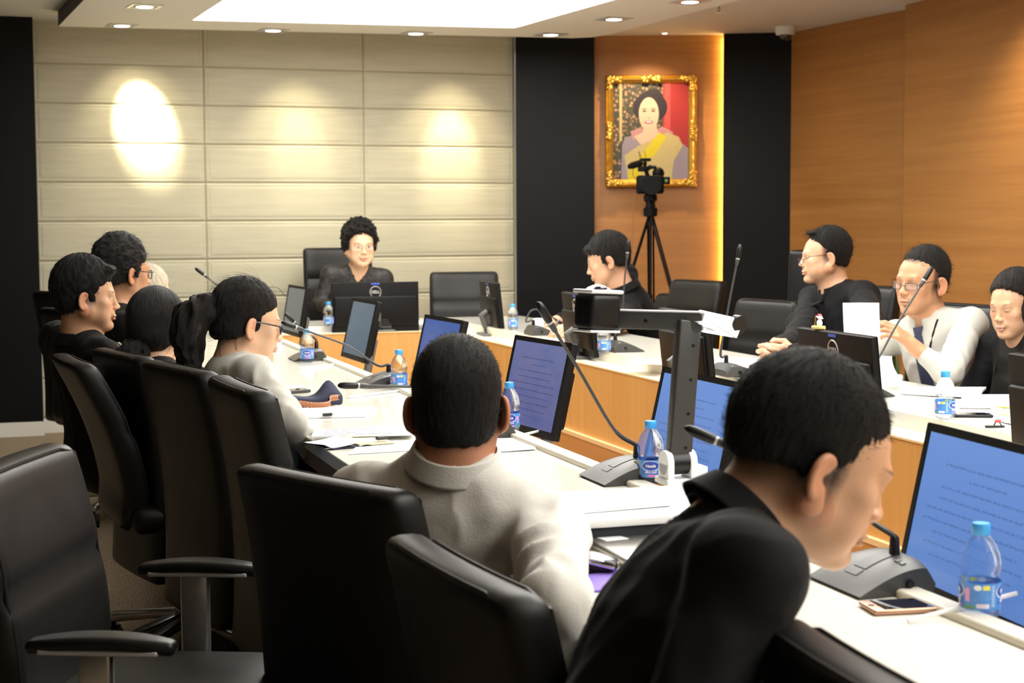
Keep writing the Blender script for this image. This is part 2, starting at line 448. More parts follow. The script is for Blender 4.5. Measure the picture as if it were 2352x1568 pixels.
def downlight(x, y, z, label, rz=0, sq=True):
    global dl0
    if dl0 is None:
        t_ = empty('downlight', (x, y, z), rz, label, 'downlight', 'recessed downlights in the ceiling raft')
        f = MB(); 
        for sx, sy, w_, h_ in ((0, .075, .17, .02), (0, -.075, .17, .02), (.075, 0, .02, .13), (-.075, 0, .02, .13)): f.box((sx, sy, -.002), (w_, h_, .006))
        f.build('frame', 'silver_plastic', t_, smooth=False, bevel=.001)
        MB().lathe([(.052, -.006), (.058, -.003), (.06, .0)], 24).build('reflector_ring', 'aluminium', t_)
        MB().lathe([(.001, -.0075), (.046, -.0065), (.047, -.004)], 24).build('lens', 'lamp_lens', t_)
        dl0 = t_; return t_
    return dup(dl0, loc=(x, y, z), rz=rz, label=label)
for px, py, lb in ((280, 58, 'square downlight near the dark outer corner of the raft'), (332, 14, 'square downlight above the corner one, by the raft edge'),
                   (627, 69, 'downlight over the woman in black lace, beside the luminous panel'), (955, 76, 'downlight over the empty chair next to the woman in lace'),
                   (1265, 79, 'downlight at the curved raft corner above the black column'), (1410, 43, 'downlight on the raft edge above the gilt portrait'),
                   (1585, 3, 'downlight cut by the top of the picture on the raft edge')):
    p = at_z(px, py, ZS); downlight(p.x, p.y, ZS, lb, R(8))
for i, x in enumerate((.83, 1.86, 2.98)):
    o = empty('wall_washer', (x, 10.1, ZC), 0, ['wall washer lamp over the brightest glow on the beige wall', 'wall washer lamp over the middle glow on the beige wall', 'wall washer lamp over the glow beside the black column'][i], 'lamp', 'wall washers behind the raft')
    MB().lathe([(.03, -.02), (.034, -.004), (.045, -.0005)], 20).build('housing', 'white_plastic', o); MB().lathe([(.001, -.0215), (.026, -.0208)], 20).build('lens', 'lamp_lens', o)
p = at_z(1527, 73, ZC)
o = empty('spotlight', (p.x, p.y, ZC), 0, 'small round ceiling spotlight just above the gilt portrait', 'spotlight')
MB().lathe([(.02, -.012), (.035, -.006), (.045, -.0005)], 20).build('housing', 'white_plastic', o); MB().lathe([(.001, -.0135), (.017, -.0125)], 16).build('lens', 'lamp_lens', o)
p = at_z(1748, 76, ZC)
o = empty('security_camera', (p.x-.0, p.y-.35, ZC), 0, 'white dome security camera with a smoky dome under the ceiling', 'security camera')
MB().lathe([(.045, -.055), (.062, -.05), (.068, -.02), (.07, -.0005)], 28).build('housing', 'white_plastic', o)
MB().ball((0, 0, -.055), (.045, .045, .04)).build('dome', 'lens_glass', o)
p = at_z(1652, 15, ZC)
o = tag(MB().cyl((p.x, p.y, ZC-.0005), (p.x, p.y, ZC-.035), .008).cyl((p.x, p.y, ZC-.03), (p.x, p.y, ZC-.036), .016).build('sprinkler', 'aluminium'), 'small metal sprinkler head on the ceiling beside the raft', 'sprinkler')

# ---------------------------------------------------------------- desks
LX0, LX1 = .795, 1.355; RX0, RX1 = 2.62, 3.13; BY0, BY1 = 8.80, 9.36; YN = .2
def slab(b, poly, z0, z1): b.prism(poly, z0, z1)
# desk of the near/left row
d = empty('conference_desk', ((LX0+LX1)/2, 4.6, 0), 0, 'long glossy cream desk with brown front edge where the ponytailed woman sits', 'desk', 'white and wood conference desks')
def dchild(name, mb, m, par, **kw):
    for i, v in enumerate(mb.v): mb.v[i] = v-par.location
    return mb.build(name, m, par, **kw)
dchild('desktop', MB().prism([(LX0, YN), (LX1-.045, YN), (LX1-.045, BY1-.56), (LX0, BY1-.1)], .712, .75), 'desk_top', d, bevel=.004)
dchild('rim', MB().prism([(LX1-.045, YN), (LX1, YN), (LX1, BY0-.02), (LX1-.045, BY0-.02)], .70, .762), 'desk_side', d, bevel=.006)
dchild('walnut_edge', MB().prism([(LX0+.006, YN), (LX0+.03, YN), (LX0+.03, BY1-.12), (LX0+.006, BY1-.12)], .668, .712), 'walnut_edge', d, bevel=.003)
dchild('modesty_panel', MB().prism([(LX1-.10, YN), (LX1-.06, YN), (LX1-.06, BY0), (LX1-.10, BY0)], .02, .70), 'dark_panel', d)
dchild('monitor_shelf', MB().prism([(LX1-.06, YN), (LX1+.24, YN), (LX1+.24, BY0-.18), (LX1-.06, BY0-.18)], .60, .625), 'desk_side', d)
dchild('front_panel', MB().prism([(LX1+.225, YN), (LX1+.245, YN), (LX1+.245, BY0-.18), (LX1+.225, BY0-.18)], .0, .64), 'desk_wood', d)
for yy in (1.2, 3.9, 6.6): dchild('pedestal', MB().box((LX0+.30, yy, .345), (.42, .04, .65)), 'dark_panel', d, bevel=.003)
# right row
d = empty('conference_desk', ((RX0+RX1)/2, 5.6, 0), 0, 'long cream desk with wood front where the men in black shirt and white shirt sit', 'desk', 'white and wood conference desks')
dchild('desktop', MB().prism([(RX0, YN), (RX1, YN), (RX1, BY0+.1), (RX0, BY0-.02)], .712, .75), 'desk_top', d, bevel=.004)
dchild('upstand', MB().prism([(RX0-.004, YN), (RX0+.02, YN), (RX0+.02, BY0-.06), (RX0-.004, BY0-.06)], .69, .748), 'desk_side', d)
dchild('monitor_shelf', MB().prism([(2.50, YN), (RX0+.01, YN), (RX0+.01, BY0), (2.50, BY0)], .675, .700), 'desk_side', d)
dchild('front_panel', MB().prism([(2.482, YN), (2.50, YN), (2.50, BY0-.2), (2.482, BY0-.2)], .385, .698), 'desk_wood', d)
dchild('panel_edge', MB().prism([(2.480, YN), (2.503, YN), (2.503, BY0-.2), (2.480, BY0-.2)], .698, .704), 'edge_band', d)
dchild('plinth_edge', MB().prism([(2.460, YN), (2.50, YN), (2.50, BY0-.2), (2.460, BY0-.2)], .367, .385), 'edge_band', d)
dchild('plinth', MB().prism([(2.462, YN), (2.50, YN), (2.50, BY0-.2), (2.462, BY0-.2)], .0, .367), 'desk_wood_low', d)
for yy in (1.2, 3.9, 6.6): dchild('pedestal', MB().box((RX1-.28, yy, .345), (.42, .04, .65)), 'dark_panel', d, bevel=.003)
# head desk
d = empty('conference_desk', (1.95, 9.1, 0), 0, 'head desk with pale wood front under the large black monitor', 'desk', 'white and wood conference desks')
dchild('desktop', MB().prism([(LX0, BY1-.1), (LX1-.045, BY0), (RX0, BY0), (RX1, BY0+.12), (RX1, BY1), (LX0, BY1)], .712, .748), 'desk_top', d, bevel=.003)
dchild('monitor_shelf', MB().prism([(1.35, BY0-.16), (RX0, BY0-.16), (RX0, BY0+.02), (1.35, BY0+.02)], .700, .716), 'desk_side', d)
dchild('front_panel', MB().prism([(1.35, BY0-.18), (2.50, BY0-.18), (2.50, BY0-.16), (1.35, BY0-.16)], .385, .714), 'desk_wood', d)
dchild('panel_edge', MB().prism([(1.35, BY0-.183), (2.50, BY0-.183), (2.50, BY0-.158), (1.35, BY0-.158)], .714, .719), 'edge_band', d)
dchild('plinth_edge', MB().prism([(1.35, BY0-.205), (2.50, BY0-.205), (2.50, BY0-.16), (1.35, BY0-.16)], .367, .385), 'edge_band', d)
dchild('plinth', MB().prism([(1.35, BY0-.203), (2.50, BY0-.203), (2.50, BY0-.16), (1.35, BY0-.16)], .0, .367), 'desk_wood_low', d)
for xx in (1.1, 2.0, 2.85): dchild('pedestal', MB().box((xx, BY1-.28, .345), (.04, .4, .65)), 'dark_panel', d, bevel=.003)

# ---------------------------------------------------------------- chairs (local: faces +Y, origin on the floor)
def chair(name, loc, rz, label, back_h=.60, top=.96, recline=0.0):
    t_ = empty(name, loc, rz, label, 'chair', 'black leather conference chairs')
    zb = top-back_h
    # backrest: gentle S-curve, soft pads with a seam at the front
    def bend(p):
        u = (p.z+back_h/2)/back_h
        y = p.y; x = p.x*(1.0-.10*max(0, u-.55)**2*4*.35)*(.90+.10*min(1, u*2.2))
        if p.y > 0:
            s = abs(p.z-(back_h*.5-.20)); y -= .014*math.exp(-(s/.012)**2)
            y += .010*math.sin(math.pi*min(1, max(0, u*1.1)))*(1-(p.x/.25)**2)
        lean = -.01-.05*u+.035*math.sin(u*math.pi)
        y += lean*1.0 - recline*max(0, p.z+back_h/2-.1) + .03*(p.x/.23)**2*(.35)
        return (x, y-.20, p.z+zb+back_h/2)
    MB().rbox((.465, .075, back_h), .028, (8, 2, 22), fn=bend).build('backrest', 'leather', t_)
    # piping along the rear edge of the back
    pts = []
    hw, hz = .2325, back_h/2
    loop = []
    for i in range(13): loop.append((-hw+.012, -hz+.02+(back_h-.04)*i/12))
    for i in range(1, 8): loop.append((-hw+.012+(2*hw-.024)*i/8, hz-.006))
    for i in range(13): loop.append((hw-.012, hz-.02-(back_h-.04)*i/12))
    for side in (-.024, .030):
        MB().tube([bend(Vector((x, side*1.02, z))) for x, z in loop], .0035, 6).build('piping', 'leather', t_)
    # seat
    def sb(p):
        u = (p.y+.24)/.48
        return (p.x*(1-.05*max(0, u-.7)), p.y+.03, p.z+.455-.03*max(0, u-.75)**2*16*.5+.01*(1-(p.x/.25)**2)*(p.z > 0))
    MB().rbox((.50, .48, .085), .035, (8, 8, 2), fn=sb).build('seat', 'leather', t_)
    MB().rbox((.36, .34, .03), .012, (2, 2, 1), M=Matrix.Translation((0, .02, .40))).build('seat_shell', 'black_plastic', t_)
    MB().tube([(0, -.05, .40), (0, -.15, .385), (0, -.19, .41), (0, -.20, .46)], [.02, .018, .018, .016], 10).build('back_bracket', 'black_plastic', t_)
    for s in (-1, 1):
        a_ = MB().tube([(s*.18, .02, .402), (s*.265, .02, .405), (s*.285, .015, .45)], [.016, .02, .024], 12).rbox((.022, .058, .23), .008, (1, 2, 4), M=Matrix.Translation((s*.285, .0, .53))).build('armrest', 'aluminium', t_)
        pd = MB().rbox((.062, .25, .022), .0105, (3, 10, 1), fn=lambda p: (p.x*(1-.5*abs(p.y/.125)**3)+s*.285, p.y+.01, p.z+.656-.012*(p.y/.125)**2), M=None)
        pd.build('arm_pad', 'black_plastic', a_)
        MB().rbox((.05, .20, .010), .004, (2, 4, 1), M=Matrix.Translation((s*.285, .01, .640))).build('arm_plate', 'silver_plastic', a_)
    MB().cyl((0, 0, .10), (0, 0, .26), .028).cyl((0, 0, .26), (0, 0, .39), .018).build('gas_column', 'black_plastic', t_)
    bs = MB().cyl((0, 0, .085), (0, 0, .135), .04)
    for k in range(5):
        a = 2*math.pi*k/5+.3; M = Matrix.Rotation(a, 4, 'Z')
        bs.rbox((.30, .042, .026), .008, (6, 1, 1), M=M, fn=lambda p: (p.x+.165, p.y*(1.15-.9*(p.x+.15)), p.z+.112-.10*max(0, (p.x+.15))))
    bs.build('star_base', 'aluminium', t_)
    for k in range(5):
        a = 2*math.pi*k/5+.3; M = Matrix.Rotation(a, 4, 'Z') @ Matrix.Translation((.30, 0, 0)) @ Matrix.Rotation(.9*k, 4, 'Z')
        MB().cyl((-.006, -.024, .027), (-.006, -.004, .027), .027, M=M, n=18).cyl((-.006, .004, .027), (-.006, .024, .027), .027, M=M, n=18).cyl((0, 0, .03), (0, 0, .078), .007, M=M).rbox((.03, .05, .02), .008, (2, 2, 1), M=M @ Matrix.Translation((-.004, 0, .05))).build('caster', 'black_plastic', t_)
    return t_
# chairs: rear top corners of each backrest as seen, and the height of its top
def chair_at(pl, pr, ztop, label, back_h=.69, front=False, zs=None, name='office_chair', recline=0.0):
    a = at_z(*pl, ztop); b = at_z(*pr, ztop); e = (b-a); e.z = 0; e.normalize()
    if front: e = -e
    f = Vector((-e.y, e.x, 0)); mid = (a+b)/2; mid.z = 0
    rz = math.atan2(f.y, f.x)-math.pi/2
    o = chair(name, mid + f*((.30+recline*.45) if not front else .24), rz, label, back_h, ztop, recline)
    return o
chair_at((450, 858), (560, 904), .955, 'empty black chair between the ponytailed woman and the man with the cropped nape')
chair_at((303, 826), (440, 856), .955, 'black chair holding the woman with the ponytail and glasses')
chair_at((190, 798), (300, 822), .945, 'black chair behind the woman with the jewelled hair clip')
chair_at((92, 812), (140, 836), .93, 'black chair leaning behind the man in profile, nearest the dark wall', .50, recline=.22)
chair_at((104, 708), (160, 712), .96, 'brown-lit black chair behind the man in black glasses', .52)
chair_at((97, 669), (150, 671), .99, 'farthest black chair of the row along the dark wall')
chair_at((520, 1070), (868, 1135), .90, 'large black chair whose back hides the lower side of the off-white shirt')
chair_at((838, 1220), (1135, 1390), .885, 'black chair behind the near man bent over in the black shirt')
chair_at((1795, 1482), (1990, 1600), .885, 'black chair of which only the back top shows, below the phone')
# the turned chair with armrests in the near corner
def turned_chair():
    # its arm pads are read off at 0.66 m
    a = (at_z(100, 1462, .656)+at_z(410, 1418, .656))/2; b = (at_z(285, 1335, .656)+at_z(548, 1300, .656))/2
    mid = (a+b)/2; mid.z = 0; d = a-b; f = Vector((-d.y, d.x, 0)).normalized()
    return chair('office_chair', mid - f*.0, math.atan2(f.y, f.x)-math.pi/2, 'black chair turned sideways with both grey armrests showing', .62, .91)
turned_chair()
# head of the table and right row
pw = at_y(795, 563, 9.92)
chair('executive_chair', (pw.x, pw.y-.0, 0), R(180+2), 'tall black chair holding the woman in black lace', .82, 1.175)
pw = at_y(1075, 626, 9.75)
chair('office_chair', (pw.x, pw.y, 0), R(180-10), 'empty black chair beside the woman in lace, by the beige wall', .62, 1.01)
for px, py, Y, az, lb in ((1600, 643, 8.1, -103, 'empty black chair under the glowing edge of the wood niche'),
                      (1762, 688, 7.0, -103, 'empty black chair next to the man in the black tie'),
                      (1985, 655, 6.5, -100, 'black chair holding the man in black shirt and black tie'),
                      (2205, 697, 5.35, -100, 'black chair holding the man in the white shirt and dark tie'),
                      (2420, 730, 4.5, -98, 'black chair at the picture edge holding the woman in the black jacket')):
    p = at_y(px, py, Y); f = Vector((math.sin(R(az)), math.cos(R(az)), 0)); l_ = p+f*.23; chair('office_chair', (l_.x, l_.y, 0), -R(az), lb, .66, p.z)
chair('office_chair', (3.62, 8.55, 0), R(95), 'black chair hidden behind the young man leaning forward', .60, .90)

# ---------------------------------------------------------------- monitors (local: screen faces +Y, origin on the shelf)
def screen_mat(name, top, bot, es, lines):
    t = NT(name); uv = t.new('ShaderNodeUVMap').outputs[0]; x = t.sep(uv)
    base = t.mix(x[1], c4(bot), c4(top))
    if name == 'screen_reflection': base = t.mix(t.math('MULTIPLY', t.noise(t.mapping(uv, (2, 3.4, 1), (0, 0, .7)), 1.5, 4, .6), .55), base, (.42, .30, .42, 1))  # warm noise painted into the screen colour stands for reflections on the glass
    v = t.mapping(uv, (60, 26, 1)); row = t.math('FRACT', t.math('MULTIPLY', x[1], 13.0))
    rowid = t.math('FLOOR', t.math('MULTIPLY', x[1], 13.0))
    cx = t.new('ShaderNodeCombineXYZ'); t.link(t.math('MULTIPLY', rowid, 3.7), cx.inputs[0])
    ln = t.noise(cx.outputs[0], 1.7, 0)
    inrow = t.math('MULTIPLY', t.math('GREATER_THAN', row, .42), t.math('LESS_THAN', row, .62))
    inx = t.math('MULTIPLY', t.math('GREATER_THAN', x[0], t.math('SUBTRACT', .62, t.math('MULTIPLY', ln, .9))), t.math('LESS_THAN', x[0], t.math('ADD', .45, t.math('MULTIPLY', ln, .7))))
    wv = t.math('GREATER_THAN', t.noise(v, 1.0, 1), .46)
    body = t.math('MULTIPLY', t.math('GREATER_THAN', x[1], .12), t.math('LESS_THAN', x[1], .86))
    f = t.math('MULTIPLY', t.math('MULTIPLY', t.math('MULTIPLY', inrow, inx), wv), t.math('MULTIPLY', body, lines*.8))
    colr = t.mix(f, base, c4([q*.35 for q in bot]))
    t.P(Base_Color=(.01, .012, .02, 1), Roughness=.2, Emission_Color=colr, Emission_Strength=es)
    t.b.inputs['Specular IOR Level'].default_value = .2
    MATS[name] = t.m
screen_mat('screen_blue', (.17, .31, .70), (.10, .22, .56), .95, .5)
screen_mat('screen_deep', (.07, .14, .42), (.055, .11, .36), .85, .5)
screen_mat('screen_reflection', (.12, .19, .46), (.05, .11, .36), .75, .6)
screen_mat('screen_grey', (.12, .17, .22), (.10, .15, .20), .9, .15)
screen_mat('screen_dark', (.14, .155, .16), (.13, .145, .15), .8, .0)
MON_GROUP = 'black desk monitors'
def monitor(loc, rz, W, Hh, tilt, lift, label, screen='screen_blue', detail=True, bezel='monitor_black', name='desk_monitor', neckdrop=None):
    t_ = empty(name, loc, rz, label, 'monitor', None)
    T = Matrix.Translation((0, 0, lift)) @ Matrix.Rotation(tilt, 4, 'X')
    pnl = MB().rbox((W, .022, Hh), .004, (1, 1, 1), M=T @ Matrix.Translation((0, 0, Hh/2)))
    pnl.rbox((W*.96, .020, Hh*.60), .010, (1, 1, 1), M=T @ Matrix.Translation((0, -.014, Hh*.42)))
    pnl.build('panel', 'monitor_black', t_)
    bz = .014
    sc_ = MB(); x0, x1, z0, z1 = -W/2+bz, W/2-bz, bz*1.5, Hh-bz; y = .0114
    sc_.add([(x0, y, z0), (x1, y, z0), (x1, y, z1), (x0, y, z1)], [(1, 0, 3, 2)], T)
    so = sc_.build('screen', screen, t_, smooth=False)
    uvl = so.data.uv_layers.new(name='UVMap')
    for lp in so.data.loops:
        uvl.data[lp.index].uv = {0: (1, 0), 1: (0, 0), 2: (0, 1), 3: (1, 1)}[lp.vertex_index]
    bb = MB(); bw = .010
    for cx, cz, w_, h_ in ((0, Hh-bz/2, W-.004, bz), (0, bz*.75, W-.004, bz*1.5), (-W/2+bz/2, Hh/2, bz, Hh-.004), (W/2-bz/2, Hh/2, bz, Hh-.004)): bb.box((cx, .0118, cz), (w_, .003, h_), M=T)
    bb.build('bezel', bezel, t_, smooth=False)
    # stand
    top = T @ Vector((0, -.03, Hh*.42))
    MB().tube([top, (0, top.y-.03, top.z-.02), (0, -.055, .06), (0, -.03, .012)], [.018, .02, .018, .02], 10).build('stand_neck', 'mid_grey_plastic', t_)
    MB().rbox((.20, .11, .012), .005, (3, 3, 1), M=Matrix.Translation((0, -.03, .0065))).build('stand_foot', 'mid_grey_plastic', t_)
    if detail:
        ring = [T @ Vector((.032*math.cos(a), -.0252, Hh*.73+.032*math.sin(a))) for a in [2*math.pi*i/32 for i in range(32)]]
        pz = T @ Matrix.Translation((0, -.0120, 0)); ring = [T @ Vector((.032*math.cos(a), -.0125, Hh*.80+.032*math.sin(a))) for a in [2*math.pi*i/32 for i in range(32)]]
        MB().tube(ring, .0024, 6, closed=True).build('logo_ring', 'silver_plastic', t_)
        M = T @ Matrix.Translation((0, -.0128, Hh*.80)) @ Matrix.Rotation(math.pi/2, 4, 'X')
        text_mesh('logo_text', 'DELL', .022, 'silver_plastic', t_, M, .0006, bold=.0009)
        M2 = T @ Matrix.Translation((-.0, -.0115, Hh*.965))
        MB().box((.0, -.001, 0), (.05, .001, .009), M=M2).build('blue_sticker', 'blue_print', t_, smooth=False)
        tb = MB()
        for i in range(3): tb.box((.04+.0*i, -.0248, Hh*.16+.012*i), (.085-.02*i, .0015, .004), M=T)
        tb.box((.05, -.0246, Hh*.10), (.075, .001, .016), M=T)
        tb.build('spec_plate', 'grey_plastic', t_, smooth=False)
        MB().tube([T @ Vector((.0, -.028, Hh*.12)), T @ Vector((.01, -.05, Hh*.04)), (.01, -.06, .03), (.03, -.045, .008)], .004, 6).build('cable', 'black_plastic', t_)
    return t_
def mon_px(pl, pr, ztop, shelf, W, Hh, tilt, label, back=False, **kw):
    a = at_z(*pl, ztop); b = at_z(*pr, ztop); e = b-a; e.z = 0; e.normalize()
    f = Vector((-e.y, e.x, 0)) if back else Vector((e.y, -e.x, 0))   # where the screen looks
    mid = (a+b)/2; dtop = -math.sin(tilt)*Hh  # top shifted backwards
    base = mid + f*(math.sin(tilt)*Hh); base.z = shelf
    lift = ztop-shelf-math.cos(tilt)*Hh
    return monitor(base, math.atan2(f.y, f.x)-math.pi/2, W, Hh, tilt, lift, label, **kw)
LW, LH, LT = .405, .265, R(13)
mon_px((2185, 981), (2440, 1043), .985, .625, .43, .28, R(12), 'nearest monitor, blue screen full of text lines behind the water bottle', detail=False, screen='screen_blue')
mon_px((1535, 843), (1712, 880), .99, .625, LW, LH, LT, 'blue monitor screen behind the document camera post', detail=False)
mon_px((1198, 771), (1316, 789), 1.0, .625, .375, .272, LT, 'blue-violet reflecting monitor screen just past the cropped head', detail=False, screen='screen_reflection')
mon_px((985, 723), (1070, 737), 1.0, .625, LW, LH, LT, 'blue monitor screen partly hidden behind the cropped head', detail=False, screen='screen_deep')
mon_px((813, 684), (877, 695), 1.0, .625, LW, LH, LT, 'grey-blue monitor screen in front of the large black monitor', detail=False, screen='screen_grey')
mon_px((669, 654), (708, 660), 1.0, .625, LW, LH, R(10), 'dim grey monitor screen beside the tall chair of the woman in lace', detail=False, screen='screen_dark')
mon_px((1845, 752), (1998, 773), .985, .70, .485, .285, R(6), 'black monitor seen from behind before the man in the white shirt, toy on top', back=True)
mon_px((1515, 706), (1625, 722), 1.0, .70, .47, .285, R(6), 'black monitor back behind the document camera post', back=True)
mon_px((1283, 668), (1368, 681), 1.0, .70, .45, .285, R(6), 'black monitor back half hidden by the document camera head', back=True)
mon_px((1096, 643), (1152, 652), 1.0, .70, .43, .285, R(6), 'black monitor back beside the empty chair, nearest the head desk', back=True)
mon_px((2338, 812), (2560, 845), .985, .70, .485, .285, R(5), 'black monitor cut by the picture edge before the woman in the black jacket', back=True)
pb = at_y(866, 763, BY0-.1)
monitor((pb.x, BY0-.07, .716), R(-1.5), .505, .285, R(-2), pb.z-.716, 'large black monitor back before the woman in lace', detail=True)

# ---------------------------------------------------------------- conference microphones (local: front edge towards +Y)
def smooth_path(P, n=6):
    P = [Vector(p) for p in P]; Q = [P[0]*2-P[1]]+P+[P[-1]*2-P[-2]]; out = []
    for i in range(1, len(Q)-2):
        for k in range(n):
            t = k/n; a, b, c, d = Q[i-1:i+3]
            out.append(.5*((2*b)+(c-a)*t+(2*a-5*b+4*c-d)*t*t+(3*b-a-3*c+d)*t**3))
    return out+[P[-1]]
def micro(loc, rz, pts, label, light='silver_plastic', base=True):
    t_ = empty('conference_microphone', loc, rz, label, 'microphone', None)
    W, D, Hh = .160, .14, .046
    def shell(u, v):   # u across, v from front edge to back
        x = (u-.5)*W*(1-.10*v*v); y = D/2-D*v
        z = .004+Hh*math.sin(min(1, v*1.15)*math.pi*.5)**1.0 * (1-.55*max(0, v-.87)/.13)
        z -= .012*(2*(u-.5))**4*v
        return (x, y, z)
    b = MB(); nu, nv_ = 12, 16
    vs = [shell(i/nu, j/nv_) for i in range(nu+1) for j in range(nv_+1)]; k = len(vs)
    vs += [(p[0]*.97, p[1]*.97, .0) for p in vs]
    fs = []
    for i in range(nu):
        for j in range(nv_):
            q = i*(nv_+1)+j; fs.append((q, q+1, q+nv_+2, q+nv_+1)); fs.append((k+q, k+q+nv_+1, k+q+nv_+2, k+q+1))
    rim = [i*(nv_+1) for i in range(nu+1)]+[nu*(nv_+1)+j for j in range(1, nv_+1)]+[i*(nv_+1)+nv_ for i in range(nu-1, -1, -1)]+[j for j in range(nv_-1, 0, -1)]
    for a, c in zip(rim, rim[1:]+rim[:1]): fs.append((a, c, k+c, k+a))
    b.add(vs, fs)
    b.build('base', 'grey_plastic', t_)
    def patch(u0, u1, v0, v1, m, nm, h=.0012):
        q = MB(); q.sheet(lambda u, v: (lambda p: (p[0], p[1], p[2]+h))(shell(u0+(u1-u0)*u, v0+(v1-v0)*v)), 6, 8, .002); q.build(nm, m, t_)
    patch(.40, .62, .34, .80, 'black_plastic', 'display'); patch(.40, .62, .22, .32, 'mid_grey_plastic', 'talk_button')
    patch(.20, .26, .62, .68, 'mid_grey_plastic', 'volume_button', .0018); patch(.12, .18, .62, .68, 'mid_grey_plastic', 'volume_button', .0018)
    MB().cyl((-W/2+.012, -.02, .018), (-W/2-.001, -.02, .018), .006).cyl((W/2-.012, -.02, .018), (W/2+.001, -.02, .018), .006).build('jack', 'black_plastic', t_)
    Mi = (Matrix.Translation(loc) @ Matrix.Rotation(rz, 4, 'Z')).inverted()
    mount = Vector((0, -D/2+.030, Hh-.002))
    P = [mount, mount+Vector((0, .0, .03))]+[Mi @ Vector(p) for p in pts]
    sp = smooth_path(P, 8); n = len(sp)
    acc = [0]
    for i in range(1, n): acc.append(acc[-1]+(sp[i]-sp[i-1]).length)
    L = acc[-1]
    i1 = next(i for i in range(n) if acc[i] > L-.078)
    MB().tube(sp[:i1+1], [.0048 if acc[i] < .10 or .17 < L-acc[i] < .0 else .0038 for i in range(i1+1)], 8).build('gooseneck', 'grey_plastic', t_)
    MB().cyl(mount-Vector((0, 0, .004)), mount+Vector((0, 0, .002)), .013, .012).build('collar_ring', light, t_)
    MB().tube([mount, mount+Vector((0, .0, .03)), sp[9]], [.0095, .0075, .0055], 10).build('neck_sleeve', 'black_plastic', t_)
    d = (sp[-1]-sp[i1]).normalized(); a = sp[i1]
    MB().tube([a-d*.006, a, a+d*.012, a+d*.02], [.004, .0065, .0075, .0075], 10).build('head_sleeve', 'grey_plastic', t_)
    MB().tube([a+d*.0195, a+d*.024], [.0078, .0078], 10).build('indicator_ring', light, t_)
    MB().tube([a+d*.0235, a+d*.030, a+d*.060, a+d*.072, a+d*.078], [.0076, .0092, .0094, .0075, .003], 12).build('mic_head', 'black_plastic', t_)
    return t_
def mic_px(basepx, pxs, label, Y=None, rz=R(90), z=.75, **kw):
    p = at_z(*basepx, z); Yn = p.y if Y is None else Y
    pts = [at_y(x, y, Yn+dy) for x, y, dy in pxs]
    return micro((p.x, p.y, z+.001), rz, pts, label, **kw)
mic_px((1425, 1102), [(1410, 985, 0), (1330, 850, 0), (1240, 702, -.02)], 'microphone with tall leaning gooseneck before the bottle beside the document camera')
mic_px((2003, 1345), [(2000, 1195, .02), (1900, 1110, .1), (1650, 1015, .15), (1578, 984, .18)], 'nearest microphone on the desk, its neck passing behind the bent man\'s face')
mic_px((868, 886), [(866, 838, 0), (800, 795, 0), (720, 765, 0), (652, 742, 0)], 'microphone with a low arching neck pointing at the ponytailed woman\'s glasses')
mic_px((1110, 1000), [(1085, 925, 0), (1040, 893, 0), (900, 887, 0), (787, 885, 0)], 'microphone with a level neck ending just before the cropped head')
mic_px((706, 826), [(722, 776, 0), (688, 752, 0), (655, 720, 0)], 'small microphone behind the bottle nearest the ponytailed woman')
mic_px((600, 785), [(590, 735, 0), (520, 672, 0), (452, 618, 0)], 'microphone rising above the ponytailed woman\'s head against the beige wall')
mic_px((1432, 806), [(1428, 745, 0), (1434, 650, 0), (1444, 556, 0)], 'microphone standing upright before the young man leaning forward', rz=R(-90))
mic_px((1690, 862), [(1655, 812, 0), (1672, 710, 0), (1699, 572, 0)], 'microphone standing upright against the black column before the man in the tie', rz=R(-90))
mic_px((1985, 908), [(2000, 850, 0), (2060, 745, 0), (2133, 626, 0)], 'microphone slanting across the face of the man in the white shirt', rz=R(-90))
mic_px((1242, 768), [(1208, 738, 0), (1222, 712, 0), (1252, 718, 0), (1296, 748, 0)], 'microphone bent over the white cup toward the young man\'s hand', rz=R(-90))

# ---------------------------------------------------------------- water bottles
t = NT('bottle_label'); uv = t.attr('buv'); x = t.sep(uv)
def ell(cx, cy, rx, ry, soft=.08):
    dx = t.math('DIVIDE', t.math('SUBTRACT', x[0], cx), rx); dy = t.math('DIVIDE', t.math('SUBTRACT', x[1], cy), ry)
    r2 = t.math('ADD', t.math('MULTIPLY', dx, dx), t.math('MULTIPLY', dy, dy))
    return t.math('LESS_THAN', r2, 1.0)
def rect(x0, x1, y0, y1):
    return t.math('MULTIPLY', t.math('MULTIPLY', t.math('GREATER_THAN', x[0], x0), t.math('LESS_THAN', x[0], x1)), t.math('MULTIPLY', t.math('GREATER_THAN', x[1], y0), t.math('LESS_THAN', x[1], y1)))
f = t.noise(uv, 6, 3)
col = t.mix(f, (.02, .16, .62, 1), (.12, .38, .85, 1))
for u0 in (.25, .75):
    col = t.mix(ell(u0, .66, .115, .29), col, (.75, .82, .95, 1)); col = t.mix(ell(u0, .67, .105, .255), col, (.025, .07, .42, 1))
    col = t.mix(rect(u0-.09, u0+.09, .20, .40), col, (.05, .12, .55, 1)); col = t.mix(rect(u0-.04, u0+.08, .05, .16), col, (.80, .20, .45, 1))
    col = t.mix(rect(u0+.125, u0+.165, .3, .8), col, (.85, .35, .6, 1))
